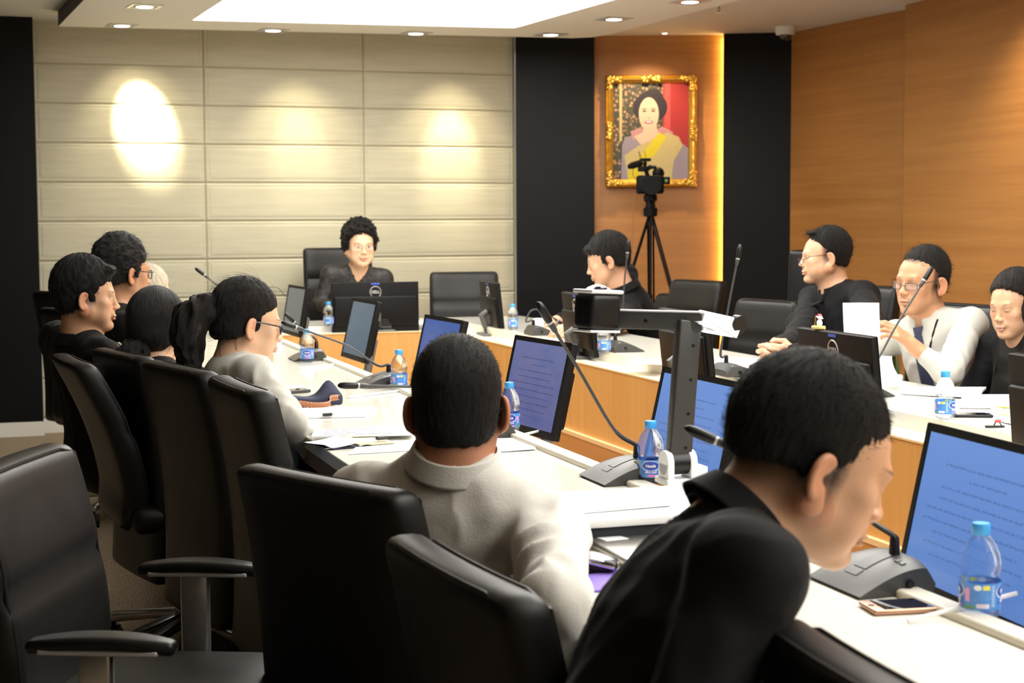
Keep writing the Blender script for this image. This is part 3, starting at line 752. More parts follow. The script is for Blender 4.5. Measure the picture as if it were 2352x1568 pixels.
for u0 in (.0, .5, 1.0):
    col = t.mix(ell(u0-.02, .84, .030, .10), col, (.85, .9, .9, 1)); col = t.mix(rect(u0+.02, u0+.075, .76, .93), col, (.8, .75, .08, 1))
    ln = t.math('GREATER_THAN', t.math('FRACT', t.math('MULTIPLY', x[1], 11)), .6)
    col = t.mix(t.math('MULTIPLY', rect(u0+.09, u0+.12, .1, .9), ln), col, (.6, .75, .95, 1))
    col = t.mix(rect(u0-.03, u0+.07, .08, .24), col, (.75, .7, .9, 1)); col = t.mix(rect(u0-.14, u0-.04, .04, .16), col, (.12, .35, .12, 1))
t.P(Base_Color=col, Roughness=.35, Coat_Weight=.3); MATS['bottle_label'] = t.m
b0 = None
BOT = [(.0, .003), (.014, .001), (.022, .0), (.0275, .006), (.0292, .018), (.0292, .056), (.0285, .060), (.0268, .0635), (.0272, .067), (.0292, .073), (.0294, .082), (.0275, .095), (.0225, .108), (.0155, .118), (.0115, .124), (.0112, .137)]
def bottle(x, y, z, rz, label, text=True):
    global b0
    if b0 is None:
        t_ = empty('water_bottle', (x, y, z), rz, label, 'bottle', 'small plastic water bottles with blue caps')
        def rip(p, a): 
            return (p[0]*(1+.03*math.sin(5*a)*(p[2] < .01)), p[1]*(1+.03*math.sin(5*a)*(p[2] < .01)), p[2])
        MB().lathe([(max(r_, .0005), z_) for r_, z_ in BOT], 32, fn=rip).build('bottle_body', 'clear_plastic', t_)
        lb = MB(); n = 48
        vs = [(.0297*math.cos(2*math.pi*i/n), .0297*math.sin(2*math.pi*i/n), z_) for z_ in (.0175, .0565) for i in range(n+1)]
        lb.add(vs, [(i, i+1, n+2+i, n+1+i) for i in range(n)])
        lo = lb.build('label_sleeve', 'bottle_label', t_)
        at = lo.data.attributes.new('buv', 'FLOAT_VECTOR', 'POINT')
        for i in range(n+1):
            at.data[i].vector = (i/n, 0, 0); at.data[n+1+i].vector = (i/n, 1, 0)
        for a_ in (math.pi/2, 3*math.pi/2):
            def wr(c, a_=a_):
                th = a_+c.x/.030; r_ = .0300+c.z; return Vector((r_*math.cos(th), r_*math.sin(th), c.y))
            text_mesh('brand_text', 'Nestlé', .0085, 'paper', lo, Matrix.Translation((0, .0432, 0)), .0002, wr, .0002)
            text_mesh('water_text', 'เพียวไลฟ์', .0075, 'paper', lo, Matrix.Translation((0, .0295, 0)), .0002, wr, .0001)
        def ridge(p, a): return (p[0]*(1+.02*(math.sin(24*a) > 0)), p[1]*(1+.02*(math.sin(24*a) > 0)), p[2])
        MB().lathe([(.0125, .1235), (.0130, .1245), (.0130, .1385), (.0120, .1405), (.001, .1408)], 48, fn=ridge).build('cap', 'bottle_cap', t_)
        b0 = t_; return t_
    return dup(b0, loc=(x, y, z), rz=rz, label=label)
for px, py, rz, lb in ((2250, 1418, -124, 'nearest water bottle, standing before the nearest blue screen'), (1494, 1110, -22, 'water bottle squeezed between the tall microphone and the document camera'),
                       (1170, 993, -18, 'water bottle by the ear of the man with the cropped head'), (917, 895, -103, 'water bottle beside the microphone base, past the phone and pouch'),
                       (705, 832, -8, 'water bottle standing before the small microphone near the ponytailed woman'), (634, 783, 20, 'water bottle mostly hidden behind the ponytailed woman\'s face'),
                       (2170, 962, -150, 'water bottle on the right desk before the man in the white shirt'),
                       (755, 750, 60, 'water bottle at the hand of the woman in lace'), (1178, 757, -108, 'water bottle near the inner corner behind the first monitor back'),
                       (1388, 812, 60, 'water bottle hidden below the document camera head')):
    p = at_z(px, py, .7505); bottle(p.x, p.y, .7505 if p.y < 8.75 else .7485, R(rz), lb)
# ---------------------------------------------------------------- signed-distance modelling of people
f32 = np.float32
class Field:
    def __init__(s, lo, hi, fines, hc):
        s.ax = []
        for a in range(3):
            xs = [lo[a]]
            while xs[-1] < hi[a]:
                x = xs[-1]; h = hc
                for (fl, fh, hf) in fines:
                    if fl[a]-hc < x < fh[a]: h = min(h, hf)
                xs.append(x+h)
            s.ax.append(np.array(xs, dtype=f32))
        s.d = np.full([len(a) for a in s.ax], 1.0, dtype=f32)
    def win(s, lo, hi):
        sl = []; G = []
        for a in range(3):
            i0 = max(0, np.searchsorted(s.ax[a], lo[a])-1); i1 = min(len(s.ax[a]), np.searchsorted(s.ax[a], hi[a])+1)
            if i1-i0 < 2: return None, None
            sl.append(slice(i0, i1)); sh = [1, 1, 1]; sh[a] = -1; G.append(s.ax[a][i0:i1].reshape(sh))
        return tuple(sl), G
    def op(s, fn, lo, hi, k, mode='add'):
        mg = max(k, .012)*1.3+.01
        sl, G = s.win([q-mg for q in lo], [q+mg for q in hi])
        if sl is None: return
        b = fn(*G).astype(f32); a = s.d[sl]
        if mode == 'add':
            if k > 0:
                h = np.clip(.5+.5*(a-b)/k, 0, 1); s.d[sl] = a*(1-h)+b*h-k*h*(1-h)
            else: s.d[sl] = np.minimum(a, b)
        else:   # cut: max(a, -b)
            b = -b
            if k > 0:
                h = np.clip(.5-.5*(a-b)/k, 0, 1); s.d[sl] = a*(1-h)+b*h+k*h*(1-h)
            else: s.d[sl] = np.maximum(a, b)
    def cap(s, a, b, ra, rb=None, k=.01, mode='add'):
        rb = ra if rb is None else rb; a = np.array(a, float); b = np.array(b, float); r = max(ra, rb); ab = b-a; L = max(ab@ab, 1e-9)
        def fn(X, Y, Z):
            t = np.clip(((X-a[0])*ab[0]+(Y-a[1])*ab[1]+(Z-a[2])*ab[2])/L, 0, 1)
            return np.sqrt((X-a[0]-ab[0]*t)**2+(Y-a[1]-ab[1]*t)**2+(Z-a[2]-ab[2]*t)**2)-(ra+(rb-ra)*t)
        s.op(fn, np.minimum(a, b)-r, np.maximum(a, b)+r, k, mode)
    def ell(s, c, rad, Rm, k=.01, mode='add', frame=None):
        # c and rad in the frame (Rm, origin, scale)
        O, sc = frame; c = np.array(c, float)*sc; rad = np.array(rad, float)*sc; W = Rm @ c + O; r = rad.max()
        def fn(X, Y, Z):
            dx, dy, dz = X-W[0], Y-W[1], Z-W[2]
            q = [(dx*Rm[0, i]+dy*Rm[1, i]+dz*Rm[2, i]) for i in range(3)]
            k0 = np.sqrt(sum((q[i]/rad[i])**2 for i in range(3))); k1 = np.sqrt(sum((q[i]/rad[i]**2)**2 for i in range(3)))+1e-9
            return k0*(k0-1)/k1
        s.op(fn, W-r, W+r, k, mode)
    def sample(s, p):
        ii = []; tt = []
        for a in range(3):
            i = int(np.clip(np.searchsorted(s.ax[a], p[a])-1, 0, len(s.ax[a])-2)); ii.append(i); tt.append(float((p[a]-s.ax[a][i])/(s.ax[a][i+1]-s.ax[a][i])))
        v = 0
        for c in range(8):
            o = ((c >> 2) & 1, (c >> 1) & 1, c & 1); w_ = 1
            for a in range(3): w_ *= tt[a] if o[a] else 1-tt[a]
            v += w_*float(s.d[ii[0]+o[0], ii[1]+o[1], ii[2]+o[2]])
        return v
    def march(s, p, d, off=.0, mx=.4):
        # from inside walk along d until outside
        p = Vector(p); d = Vector(d).normalized(); t_ = 0
        while t_ < mx and s.sample(p+d*t_) < off: t_ += .002
        return p+d*t_
    def march_in(s, p, d, off=.0, reach=.28):
        # come from outside along -d until the surface is met
        p = Vector(p); d = Vector(d).normalized(); t_ = reach
        while t_ > -.1 and s.sample(p+d*t_) > off: t_ -= .002
        return p+d*t_
    def net(s):
        d = s.d; sg = d < 0
        c = np.zeros([n-1 for n in d.shape], dtype=np.int8)
        for o in range(8):
            a, b, e = (o >> 2) & 1, (o >> 1) & 1, o & 1
            c += sg[a:d.shape[0]-1+a, b:d.shape[1]-1+b, e:d.shape[2]-1+e]
        act = (c > 0) & (c < 8); idx = np.argwhere(act); M = len(idx)
        if M == 0: return np.zeros((0, 3)), []
        off = np.array([((o >> 2) & 1, (o >> 1) & 1, o & 1) for o in range(8)])
        V = np.stack([d[idx[:, 0]+o[0], idx[:, 1]+o[1], idx[:, 2]+o[2]] for o in off], 1).astype(float)
        Pc = np.stack([np.stack([s.ax[a][idx[:, a]+o[a]] for a in range(3)], 1) for o in off], 1).astype(float)
        acc = np.zeros((M, 3)); cnt = np.zeros(M)
        for i in range(8):
            for j in range(i+1, 8):
                if np.abs(off[i]-off[j]).sum() != 1: continue
                mk = (V[:, i] < 0) != (V[:, j] < 0)
                tt = V[mk, i]/(V[mk, i]-V[mk, j]); acc[mk] += Pc[mk, i]+(Pc[mk, j]-Pc[mk, i])*tt[:, None]; cnt[mk] += 1
        P = acc/cnt[:, None]
        vid = np.full(act.shape, -1, dtype=np.int64); vid[act] = np.arange(M)
        quads = []
        for a in range(3):
            u, v = (a+1) % 3, (a+2) % 3
            s0 = [slice(None)]*3; s1 = [slice(None)]*3; s0[a] = slice(0, -1); s1[a] = slice(1, None)
            A, B = sg[tuple(s0)], sg[tuple(s1)]; E = np.argwhere(A != B)
            ok = (E[:, u] > 0) & (E[:, v] > 0) & (E[:, u] < d.shape[u]-1) & (E[:, v] < d.shape[v]-1); E = E[ok]
            ins = A[E[:, 0], E[:, 1], E[:, 2]]
            q = []
            for du, dv in ((-1, -1), (0, -1), (0, 0), (-1, 0)):
                e = E.copy(); e[:, u] += du; e[:, v] += dv; q.append(vid[e[:, 0], e[:, 1], e[:, 2]])
            q = np.stack(q, 1); q[~ins] = q[~ins][:, ::-1]; quads.append(q)
        Q = np.concatenate(quads); Q = Q[(Q >= 0).all(1)]
        return P, Q
def np_mesh(name, P, Q, material, parent, origin, attrs=None):
    me = bpy.data.meshes.new(name); n = len(P)
    me.vertices.add(n); me.vertices.foreach_set('co', (P-np.array(origin)).astype(f32).ravel())
    me.loops.add(len(Q)*4); me.loops.foreach_set('vertex_index', Q.astype(np.int32).ravel())
    me.polygons.add(len(Q)); me.polygons.foreach_set('loop_start', np.arange(0, len(Q)*4, 4, dtype=np.int32)); me.polygons.foreach_set('loop_total', np.full(len(Q), 4, dtype=np.int32))
    me.update(calc_edges=True); me.validate()
    me.polygons.foreach_set('use_smooth', np.ones(len(me.polygons), dtype=bool))
    for k, v in (attrs or {}).items():
        a = me.attributes.new(k, 'FLOAT_VECTOR', 'POINT'); a.data.foreach_set('vector', v.astype(f32).ravel())
    me.materials.append(mat(material))
    o = bpy.data.objects.new(name, me); COL.objects.link(o); o.parent = parent
    return o
def relax(P, Q, it=1, w_=.5):
    n = len(P)
    for _ in range(it):
        acc = np.zeros_like(P); cnt = np.zeros(n)
        for i in range(4):
            a, b = Q[:, i], Q[:, (i+1) % 4]
            for k in range(3): acc[:, k] += np.bincount(a, P[b, k], n)+np.bincount(b, P[a, k], n)
            cnt += np.bincount(a, minlength=n)+np.bincount(b, minlength=n)
        P = P*(1-w_)+acc/np.maximum(cnt, 1)[:, None]*w_
    return P
def normals(P, Q):
    n = np.cross(P[Q[:, 2]]-P[Q[:, 0]], P[Q[:, 3]]-P[Q[:, 1]]); N = np.zeros_like(P)
    for i in range(4):
        for k in range(3): N[:, k] += np.bincount(Q[:, i], n[:, k], len(P))
    return N/np.maximum(np.linalg.norm(N, axis=1), 1e-9)[:, None]
def frame(az, pitch=0, roll=0):
    # head/torso frame: columns = right-hand lateral, forward, up; az clockwise from +Y, pitch nods down
    M = Matrix.Rotation(-az, 3, 'Z') @ Matrix.Rotation(-pitch, 3, 'X') @ Matrix.Rotation(roll, 3, 'Y')
    return np.array(M)

def skin_mat(name, tone, lip=(.55, .20, .16), lids='open', fade=0, hline=.2, brow=1.0, make=0, age=0, stub=0):
    t = NT(name); v = t.attr('hl'); x = t.sep(v); ax = t.math('ABSOLUTE', x[0])
    def el(cx, cy, rx, rz_, rot=0.0, soft=.25, sx=None):
        X = ax if sx is None else x[0]
        dx = t.math('SUBTRACT', X, cx); dz = t.math('SUBTRACT', x[2], cy)
        c_, s_ = math.cos(rot), math.sin(rot)
        u = t.math('DIVIDE', t.math('ADD', t.math('MULTIPLY', dx, c_), t.math('MULTIPLY', dz, s_)), rx)
        w_ = t.math('DIVIDE', t.math('SUBTRACT', t.math('MULTIPLY', dz, c_), t.math('MULTIPLY', dx, s_)), rz_)
        r = t.math('SQRT', t.math('ADD', t.math('MULTIPLY', u, u), t.math('MULTIPLY', w_, w_)))
        m_ = t.math('DIVIDE', t.math('SUBTRACT', 1.0, r), soft, clamp=True)
        return t.math('MULTIPLY', m_, t.math('GREATER_THAN', x[1], .045))
    n = t.noise(v, 30, 3); n2 = t.noise(v, 9, 2)
    col = t.mix(t.math('MULTIPLY', n2, .7), c4(tone), c4([tone[0]*.93, tone[1]*.78, tone[2]*.68]))
    # warmer cheeks, nose and ears
    col = t.mix(t.math('MULTIPLY', el(.040, -.022, .030, .026, 0, 1.0), .35+.3*make), col, c4([tone[0]*1.0, tone[1]*.68, tone[2]*.60]))
    col = t.mix(t.math('MULTIPLY', t.math('GREATER_THAN', ax, .0735), .45), col, c4([tone[0]*.98, tone[1]*.62, tone[2]*.52]))
    if stub:
        col = t.mix(t.math('MULTIPLY', el(0, -.075, .055, .042, 0, .8), stub), col, c4([q*.45 for q in tone]))
    if fade:   # cropped hair shading into the skin at the sides and nape
        g = t.math('MULTIPLY', t.math('ADD', x[2], .055+.02), 14, clamp=True)
        back = t.math('MULTIPLY', t.math('SUBTRACT', .028, x[1]), 60, clamp=True)
        g = t.math('MULTIPLY', g, back); g = t.math('MULTIPLY', g, t.math('LESS_THAN', ax, .082))
        near = t.math('GREATER_THAN', t.math('ADD', x[2], .09), 0)
        col = t.mix(t.math('MULTIPLY', t.math('MULTIPLY', g, near), fade), col, (.012, .010, .009, 1))
    if hline < .15:
        g2 = t.math('MULTIPLY', t.math('SUBTRACT', t.math('ADD', x[2], t.math('MULTIPLY', n, .012)), hline-.004), 110, clamp=True); col = t.mix(t.math('MULTIPLY', g2, .8), col, (.012, .010, .009, 1))
    # lips
    col = t.mix(t.math('MULTIPLY', el(0, -.0535, .025, .0060, 0, .6), .6+.25*make), col, c4(lip))
    col = t.mix(t.math('MULTIPLY', el(0, -.0625, .020, .0060, 0, .6), .6+.25*make), col, c4([q*1.08 for q in lip]))
    col = t.mix(t.math('MULTIPLY', el(0, -.0578, .024, .0016, 0, .5), .9), col, c4([q*.22 for q in lip]))
    # nostrils
    col = t.mix(t.math('MULTIPLY', el(.0085, -.0325, .0045, .0028, 0, .6), .8), col, (.06, .02, .015, 1))
    # brows and eyes
    bz = .0335
    col = t.mix(t.math('MULTIPLY', el(.033, bz, .0195, .0042, .12, .6), .85*brow), col, (.02, .013, .010, 1))
    if lids == 'open':
        eye = el(.0315, .0105, .0142, .0058, .06, .15); col = t.mix(eye, col, (.72, .68, .63, 1))
        iris = t.math('MULTIPLY', eye, el(.0310, .0108, .0058, .0062, 0, .15)); col = t.mix(iris, col, (.018, .010, .007, 1))
    col = t.mix(t.math('MULTIPLY', el(.0315, .0158 if lids == 'open' else .0065, .0160, .0018, .06, .6), .9), col, (.02, .012, .010, 1))
    col = t.mix(t.math('MULTIPLY', el(.0315, .0215, .0150, .0012, .05, .8), .4), col, c4([q*.4 for q in tone]))
    if age:
        for zz in (.060, .070, .051): col = t.mix(t.math('MULTIPLY', el(0, zz, .040, .0011, 0, .9), .35*age), col, c4([q*.5 for q in tone]))
    t.P(Base_Color=col, Roughness=.48, Subsurface_Weight=.12, Subsurface_Scale=.01)
    t.b.inputs['Subsurface Radius'].default_value = (1, .35, .2); t.b.inputs['Specular IOR Level'].default_value = .4
    t.bump(n, .08, .002); MATS[name] = t.m
    return name

def hand(F, wrist, fwd, pn, side, curl=.5, s=1.0, spread=.12, thumb_in=.5):
    # fwd: along the hand, pn: out of the palm, side: +1 thumb on +lat
    w_ = Vector(wrist); f = Vector(fwd).normalized(); p = Vector(pn); p = (p-f*p.dot(f)).normalized(); lat = f.cross(p)*side
    kn = []
    for i, (lx, L0) in enumerate(((.028, .088), (.009, .092), (-.010, .087), (-.027, .079))):
        k = w_+f*(L0*s)+lat*(lx*s); kn.append(k)
        F.cap(w_+lat*(lx*.55*s)+f*.005, k, .0135*s, .0105*s, k=.012)
    F.cap(w_-f*.02, w_+f*.015, .024*s, .022*s, k=.015)
    for i, k in enumerate(kn):
        segs = [(.044, .026, .020), (.048, .030, .021), (.044, .028, .020), (.035, .020, .018)][i]
        d = (f+lat*(spread*(1.5-i)*.5)).normalized(); ang = 0; q = k; r = [.0092, .0095, .009, .008][i]*s
        for j, L in enumerate(segs):
            ang += curl*(.75 if j == 0 else .95)*(1+.08*i)
            dd = d*math.cos(ang)+p*math.sin(ang); q2 = q+dd*(L*s)
            F.cap(q, q2, r*(1-.07*j), r*(1-.07*(j+1)), k=.004); q = q2
    q = w_+lat*(.022*s)+f*(.018*s); d0 = (f*.62+lat*.72+p*.3*thumb_in).normalized()
    F.cap(q, q+d0*(.036*s), .0145*s, .0115*s, k=.012); q = q+d0*(.036*s)
    d1 = (f*.85+lat*(.35-.5*thumb_in)+p*.5*thumb_in).normalized()
    F.cap(q, q+d1*(.030*s), .0108*s, .0098*s, k=.004); q = q+d1*(.030*s)
    d2 = (f*.9+lat*(.1-.6*thumb_in)+p*.5*thumb_in).normalized(); F.cap(q, q+d2*(.025*s), .0098*s, .0075*s, k=.004)

def head_sdf(F, O, Rm, s, fat=0.0, nose=1.0, ears=True, neck_to=None, nr=.054, eo=.010, es=1.0):
    fr = (np.array(O), s)
    E = lambda c, r, k=.012, mode='add': F.ell(c, r, Rm, k*s, mode, fr)
    W = lambda c: Rm @ (np.array(c, float)*s)+np.array(O)
    C_ = lambda a, b, r0, r1=None, k=.012, mode='add': F.cap(W(a), W(b), r0*s, (r1 if r1 else r0)*s, k*s, mode)
    E((0, -.020, .045), (.0755, .094, .084), 0)
    E((0, .022, .030), (.066, .066, .066), .03)
    E((0, .028, -.035), (.058+fat, .060, .074), .03)
    for q in (-1, 1):
        C_((q*(.054+fat), -.006, -.040), (q*.018, .066, -.088), .019+fat*.6, .017, .028)
        E((q*.043, .062, -.012), (.020+fat*.4, .018, .020), .022)
        E((q*(.036+fat*.5), .055, -.050), (.022+fat*.6, .022, .026), .024)
    E((0, .080, -.090), (.021, .017, .016), .016)
    C_((-.034, .081, .028), (.034, .081, .028), .0105, None, .018)
    for q in (-1, 1):
        E((q*.031, .105, .010), (.019, .018, .0125), .012, 'cut')
        E((q*.0315, .0745, .010), (.0165, .0145, .0115), .004)
        E((q*.0315, .0765, .0185), (.0165, .0125, .0045), .004)
    C_((0, .086, .020), (0, .104*nose, -.018), .0075, .0095, .012)
    E((0, .108*nose, -.021), (.0105, .010, .0085), .006)
    for q in (-1, 1): E((q*.0125, .099, -.0245), (.0072, .0095, .0070), .006)
    E((0, .088, -.045), (.026, .012, .014), .014)
    E((0, .0985, -.0535), (.0205, .0075, .0055), .005); E((0, .0965, -.0630), (.0175, .0078, .0058), .005)
    C_((-.021, .101, -.0583), (.021, .101, -.0583), .0022, None, .003, 'cut')
    if ears:
        for q in (-1, 1):
            for i in range(26):
                a0 = -2.2+i*.17; a1 = a0+.17
                pt = lambda a: (q*(.0785+eo*max(0, math.cos(a)+.3)+.003), -.010-.0165*es*math.cos(a), -.002+.028*es*math.sin(a)*(1.0 if math.sin(a) > 0 else 1.05))
                C_(pt(a0), pt(a1), .0038, None, .004); p_ = pt(a0); C_((q*.0765, .0, p_[2]*.6), p_, .0034, .0030, .003)
            E((q*.079, -.005, -.029*es), (.0055, .009, .011*es), .006)
            E((q*.0870, -.003, -.004), (.0060, .0070, .011), .003, 'cut')
    if neck_to is not None:
        F.cap(W((0, -.030, -.030)), neck_to, nr*s, nr*1.06*s, .03)
        F.cap(W((0, -.012, -.055)), np.array(neck_to)+Rm[:, 1]*.02*s, nr*.8*s, nr*.9*s, .03)
    return W

def hair_sdf(F, O, Rm, s, th=.012, line=.092, side=.0, temple=.030, nape=-.070, top=.0, tufts=(), earcut=True, front=.078, full=False, jag=.004, low=.6, back=.0):
    fr = (np.array(O), s)
    E = lambda c, r, k=.012, mode='add': F.ell(c, r, Rm, k*s, mode, fr)
    E((0, -.0235-back, .045+top*.5), (.0755+th*.7+side, .094+th, .084+th+top), 0)
    E((0, -.038, -.012), (.0725+th*low+side*.6, .068+th*low, .070), .02)
    def cutfront(X, Y, Z):
        q = [((X-O[0])*Rm[0, i]+(Y-O[1])*Rm[1, i]+(Z-O[2])*Rm[2, i])/s for i in range(3)]
        x, y, z = q
        u = np.clip((z-.035)/max(line-.035, .01), 0, 1); yh = temple+(front-temple)*u*u*(3-2*u)+np.maximum(z-line, 0)*6
        yh = yh+jag*np.sin(x*190+4*np.sin(z*70))+jag*.6*np.sin(z*260+x*330)
        d1 = (y-yh)*.8
        lz = np.interp(np.clip(y, -.12, .05), [-.12, -.05, .0, .05], [nape, nape+.018, -.012, -.006]).astype(f32)
        lz = lz+jag*.7*np.sin(y*230+x*150)
        if full: lz = lz*0+nape
        d2 = lz-z
        return -(np.maximum(d1, d2))*s
    lo = np.array(O)-.24*s; hi = np.array(O)+.24*s
    F.op(cutfront, lo, hi, .010*s, 'cut')
    if earcut:
        for q in (-1, 1): E((q*.088, -.008, -.006), (.024, .020, .036), .008, 'cut')
    for t_ in tufts: E(t_[0], t_[1], t_[2] if len(t_) > 2 else .012)

def strands(P, N, hl, amp, freq=16, vert=6, seed=0, curly=False):
    out = P.copy()
    for i in range(len(P)):
        x, y, z = hl[i]
        if curly: n = noise.noise((x*45+seed, y*45, z*45))*1.0+.6*noise.noise((x*100, y*100+seed, z*100))
        else:
            ph = math.atan2(x, y+.03); n = noise.noise((ph*freq*.9+seed, z*vert*6, y*vert*4))+.5*noise.noise((ph*freq*2.3, z*vert*9+seed, 3))
        out[i] += N[i]*(amp*n)
    return out
def folds(P, N, amp, seed, sc=9):
    out = P.copy(); v = Vector((seed*1.7, seed*.3, -seed))
    for i in range(len(P)):
        p = Vector(P[i])*sc+v
        w_ = noise.noise_vector(p*.6)*1.2
        n = noise.noise(Vector((p.x*1.3, p.y*1.3, p.z*.55))+w_); r = 1-abs(n)*2.4
        out[i] += N[i]*(amp*(max(-.6, r)+.3*noise.noise(p*3)))
    return out

def strands_mesh(P, N, hl, Rh, s, head, H, spec, m, par, org, name):
    # fine loose strands over the hair surface: (count, length, lift, mode)
    n, L, lift, mode = spec; rnd = random.Random(len(name)*7+1); vs = []; fs = []; hv = []
    for _ in range(n):
        i = rnd.randrange(len(P)); p = Vector(P[i]); nn = Vector(N[i]); x, y, z = hl[i]
        if y < -.03 and z < -.045 and mode == 'comb': continue
        fl = Vector((x, (y+.03)*.9, -.05)) if mode != 'back' else Vector((-x*.3, -.09-.02*rnd.random(), .0))
        if mode == 'spike': fl = Vector((x*.4, y+.05, .0))
        d = Vector(Rh @ np.array(fl)).normalized(); d = (d-nn*d.dot(nn)).normalized()
        d = (d+Vector((rnd.uniform(-1, 1), rnd.uniform(-1, 1), rnd.uniform(-1, 1)))*.22).normalized()
        l = L*(.5+rnd.random()); k = 3 if mode == 'spike' else 5; pts = []
        for j in range(k+1):
            u = j/k
            q = p+d*(l*u)-nn*(.003 if j == 0 else -lift*l*u*(1 if mode == 'spike' else (1-u*.6)))
            if mode != 'spike': q = q-nn*(l*u)**2*5.0/s*.9
            pts.append(q)
        side = d.cross(nn).normalized(); b = len(vs)
        for j, q in enumerate(pts):
            w_ = .00055*(1-.75*j/k)*s
            vs += [q-side*w_-org, q+side*w_-org, q+nn*w_*1.2-org]
        for j in range(k):
            for a_ in range(3): fs.append((b+j*3+a_, b+j*3+(a_+1) % 3, b+j*3+3+(a_+1) % 3, b+j*3+3+a_))
    me = bpy.data.meshes.new('hair_strands'); me.from_pydata([tuple(v) for v in vs], [], fs); me.update(); me.materials.append(mat(m))
    at = me.attributes.new('hl', 'FLOAT_VECTOR', 'POINT')
    arr = (np.array([tuple(v) for v in vs])+np.array(org)-np.array(head)) @ Rh/s; at.data.foreach_set('vector', arr.astype(f32).ravel())
    o = bpy.data.objects.new('hair_strands', me); COL.objects.link(o); o.parent = par; o['kind'] = 'stuff'
    return o
def person(name, label, head, az, pitch=0, roll=0, s=1.0, hip=None, taz=None, w_=1.0, tone=(.66, .40, .26), sk={}, hd={}, hair={}, hairmat_='hair_black', hamp=.0022,
           shirt='black_shirt', arms=None, collar=None, fine=.0032, sleeve='long', trousers='dark_trousers', hands=True, neckdrop=.115, extra=None, shoulder_drop=.045, neckback=.035, hfreq=16, curly=False, fold=.004, vneck=None, cfine=.0075, chest=1.0, thick=1.0, fuzz=None):
    az = R(az); taz = az if taz is None else R(taz); pitch = R(pitch); roll = R(roll)
    head = Vector(head); Rh = frame(az, pitch, roll); Rt0 = frame(taz)
    fwd = Vector(Rt0[:, 1]); lat = Vector(Rt0[:, 0])
    hip = Vector(hip)
    hf = Vector(Rh[:, 1]); hu = Vector(Rh[:, 2])
    neck = head-hu*(neckdrop*s)-hf*(neckback*s)-Vector((0, 0, .03*s)) ; neck = neck+(hip+Vector((0, 0, .5))-neck).normalized()*.015
    root = empty('person', (hip.x, hip.y, 0), 0, label, 'person'); org = (hip.x, hip.y, 0)
    spine = (neck-hip); up = spine.normalized(); fw2 = (fwd-up*fwd.dot(up)).normalized(); la2 = fw2.cross(up)
    Rt = np.array(Matrix((la2, fw2, up)).transposed()); L = spine.length
    S = [neck-up*shoulder_drop*s+la2*(q*.172*w_)-fw2*.005 for q in (-1, 1)]
    A = []
    for i, q in enumerate((-1, 1)):
        a = (arms or {}).get(i, {})
        e = Vector(a['elbow']) if 'elbow' in a else S[i]+Vector((0, 0, -.235))+fwd*.12+lat*(q*.035)
        wr = Vector(a['wrist']) if 'wrist' in a else Vector((hip.x, hip.y, hip.z+.09))+fwd*.26+lat*(q*.09)
        A.append((S[i], e, wr, a))
    # skin: one continuous mesh, head + neck + slim torso + arms + hands
    pts = [head, hip, *S]+[q for a in A for q in a[1:3]]
    lo = np.min([np.array(p) for p in pts], 0)-.20; hi = np.max([np.array(p) for p in pts], 0)+.20
    lo[2] = min(lo[2], hip.z-.15)
    fines = [(np.array(head)-.125*s, np.array(head)+.14*s, fine)]
    for a in A:
        if a[3].get('fine'): 
            c_ = a[2]+Vector(a[3].get('dir', fwd))*.07; fines.append((np.array(c_)-.10, np.array(c_)+.10, a[3]['fine']))
    F = Field(lo, hi, fines, .012)
    W = head_sdf(F, np.array(head), Rh, s, neck_to=np.array(neck), **hd)
    fr = (np.array(hip), 1.0)
    def torso(G, g, k=.05):
        for (z_, y_, r_) in ((.70, .0, (.150*w_, .100*chest, .17)), (.36, .0, (.138*w_*thick, .098*chest*thick, .17)), (.05, .0, (.165*w_*thick, .120*thick, .13))):
            G.ell((0, y_, L*z_), [q+g for q in r_], Rt, k, 'add', fr)
        G.cap(S[0], S[1], .050*w_+g, None, k)
        for q in S: G.cap(neck-up*.01, q, .036+g, .045*w_+g, k)
    torso(F, -.012)
    for q, (s0, e, wr, a) in zip((-1, 1), A):
        F.cap(s0, e, .040*w_, .034*w_, .02); F.cap(e, wr, .034*w_, .024*s, .015)
        if hands:
            d = Vector(a.get('dir', (wr-e).normalized()*.6+fwd*.4)); pn = Vector(a.get('palm', (0, 0, -1)))
            # lateral sign: thumb points inward when the palm is down
            f_ = d.normalized(); sd = a.get('side', 1 if (f_.cross((pn-f_*pn.dot(f_)).normalized())).dot(lat*-q) > 0 else -1)
            hand(F, wr, d, pn, sd, a.get('curl', .35), s*a.get('size', 1.0), thumb_in=a.get('thumb', .5))
    P, Q = F.net(); P = relax(P, Q, 1, .3)
    hl = (P-np.array(head)) @ Rh/s
    far = np.linalg.norm(hl, axis=1) > .16
    hl2 = hl.copy(); hl2[far] = (0, -1, -1)
    np_mesh('body', P, Q, skin_mat('skin_'+name, tone, **sk), root, org, {'hl': hl2})
    # hair
    if hair is not None:
        H = Field(np.array(head)-.2*s, np.array(head)+.2*s, [], fine)
        hair_sdf(H, np.array(head), Rh, s, **hair)
        Ph, Qh = H.net(); Ph = relax(Ph, Qh, 1, .4); Nh = normals(Ph, Qh); hh = (Ph-np.array(head)) @ Rh/s
        Ph = strands(Ph, Nh, hh, hamp*s, hfreq, curly=curly)
        hair_o = np_mesh('hair', Ph, Qh, hairmat_, root, org, {'hl': hh})
        if fuzz: strands_mesh(Ph, normals(Ph, Qh), hh, Rh, s, head, H, fuzz, hairmat_, hair_o, Vector(org), name)
    # shirt
    G = Field(lo-.03, hi+.03, [], cfine)
    torso(G, .0); 
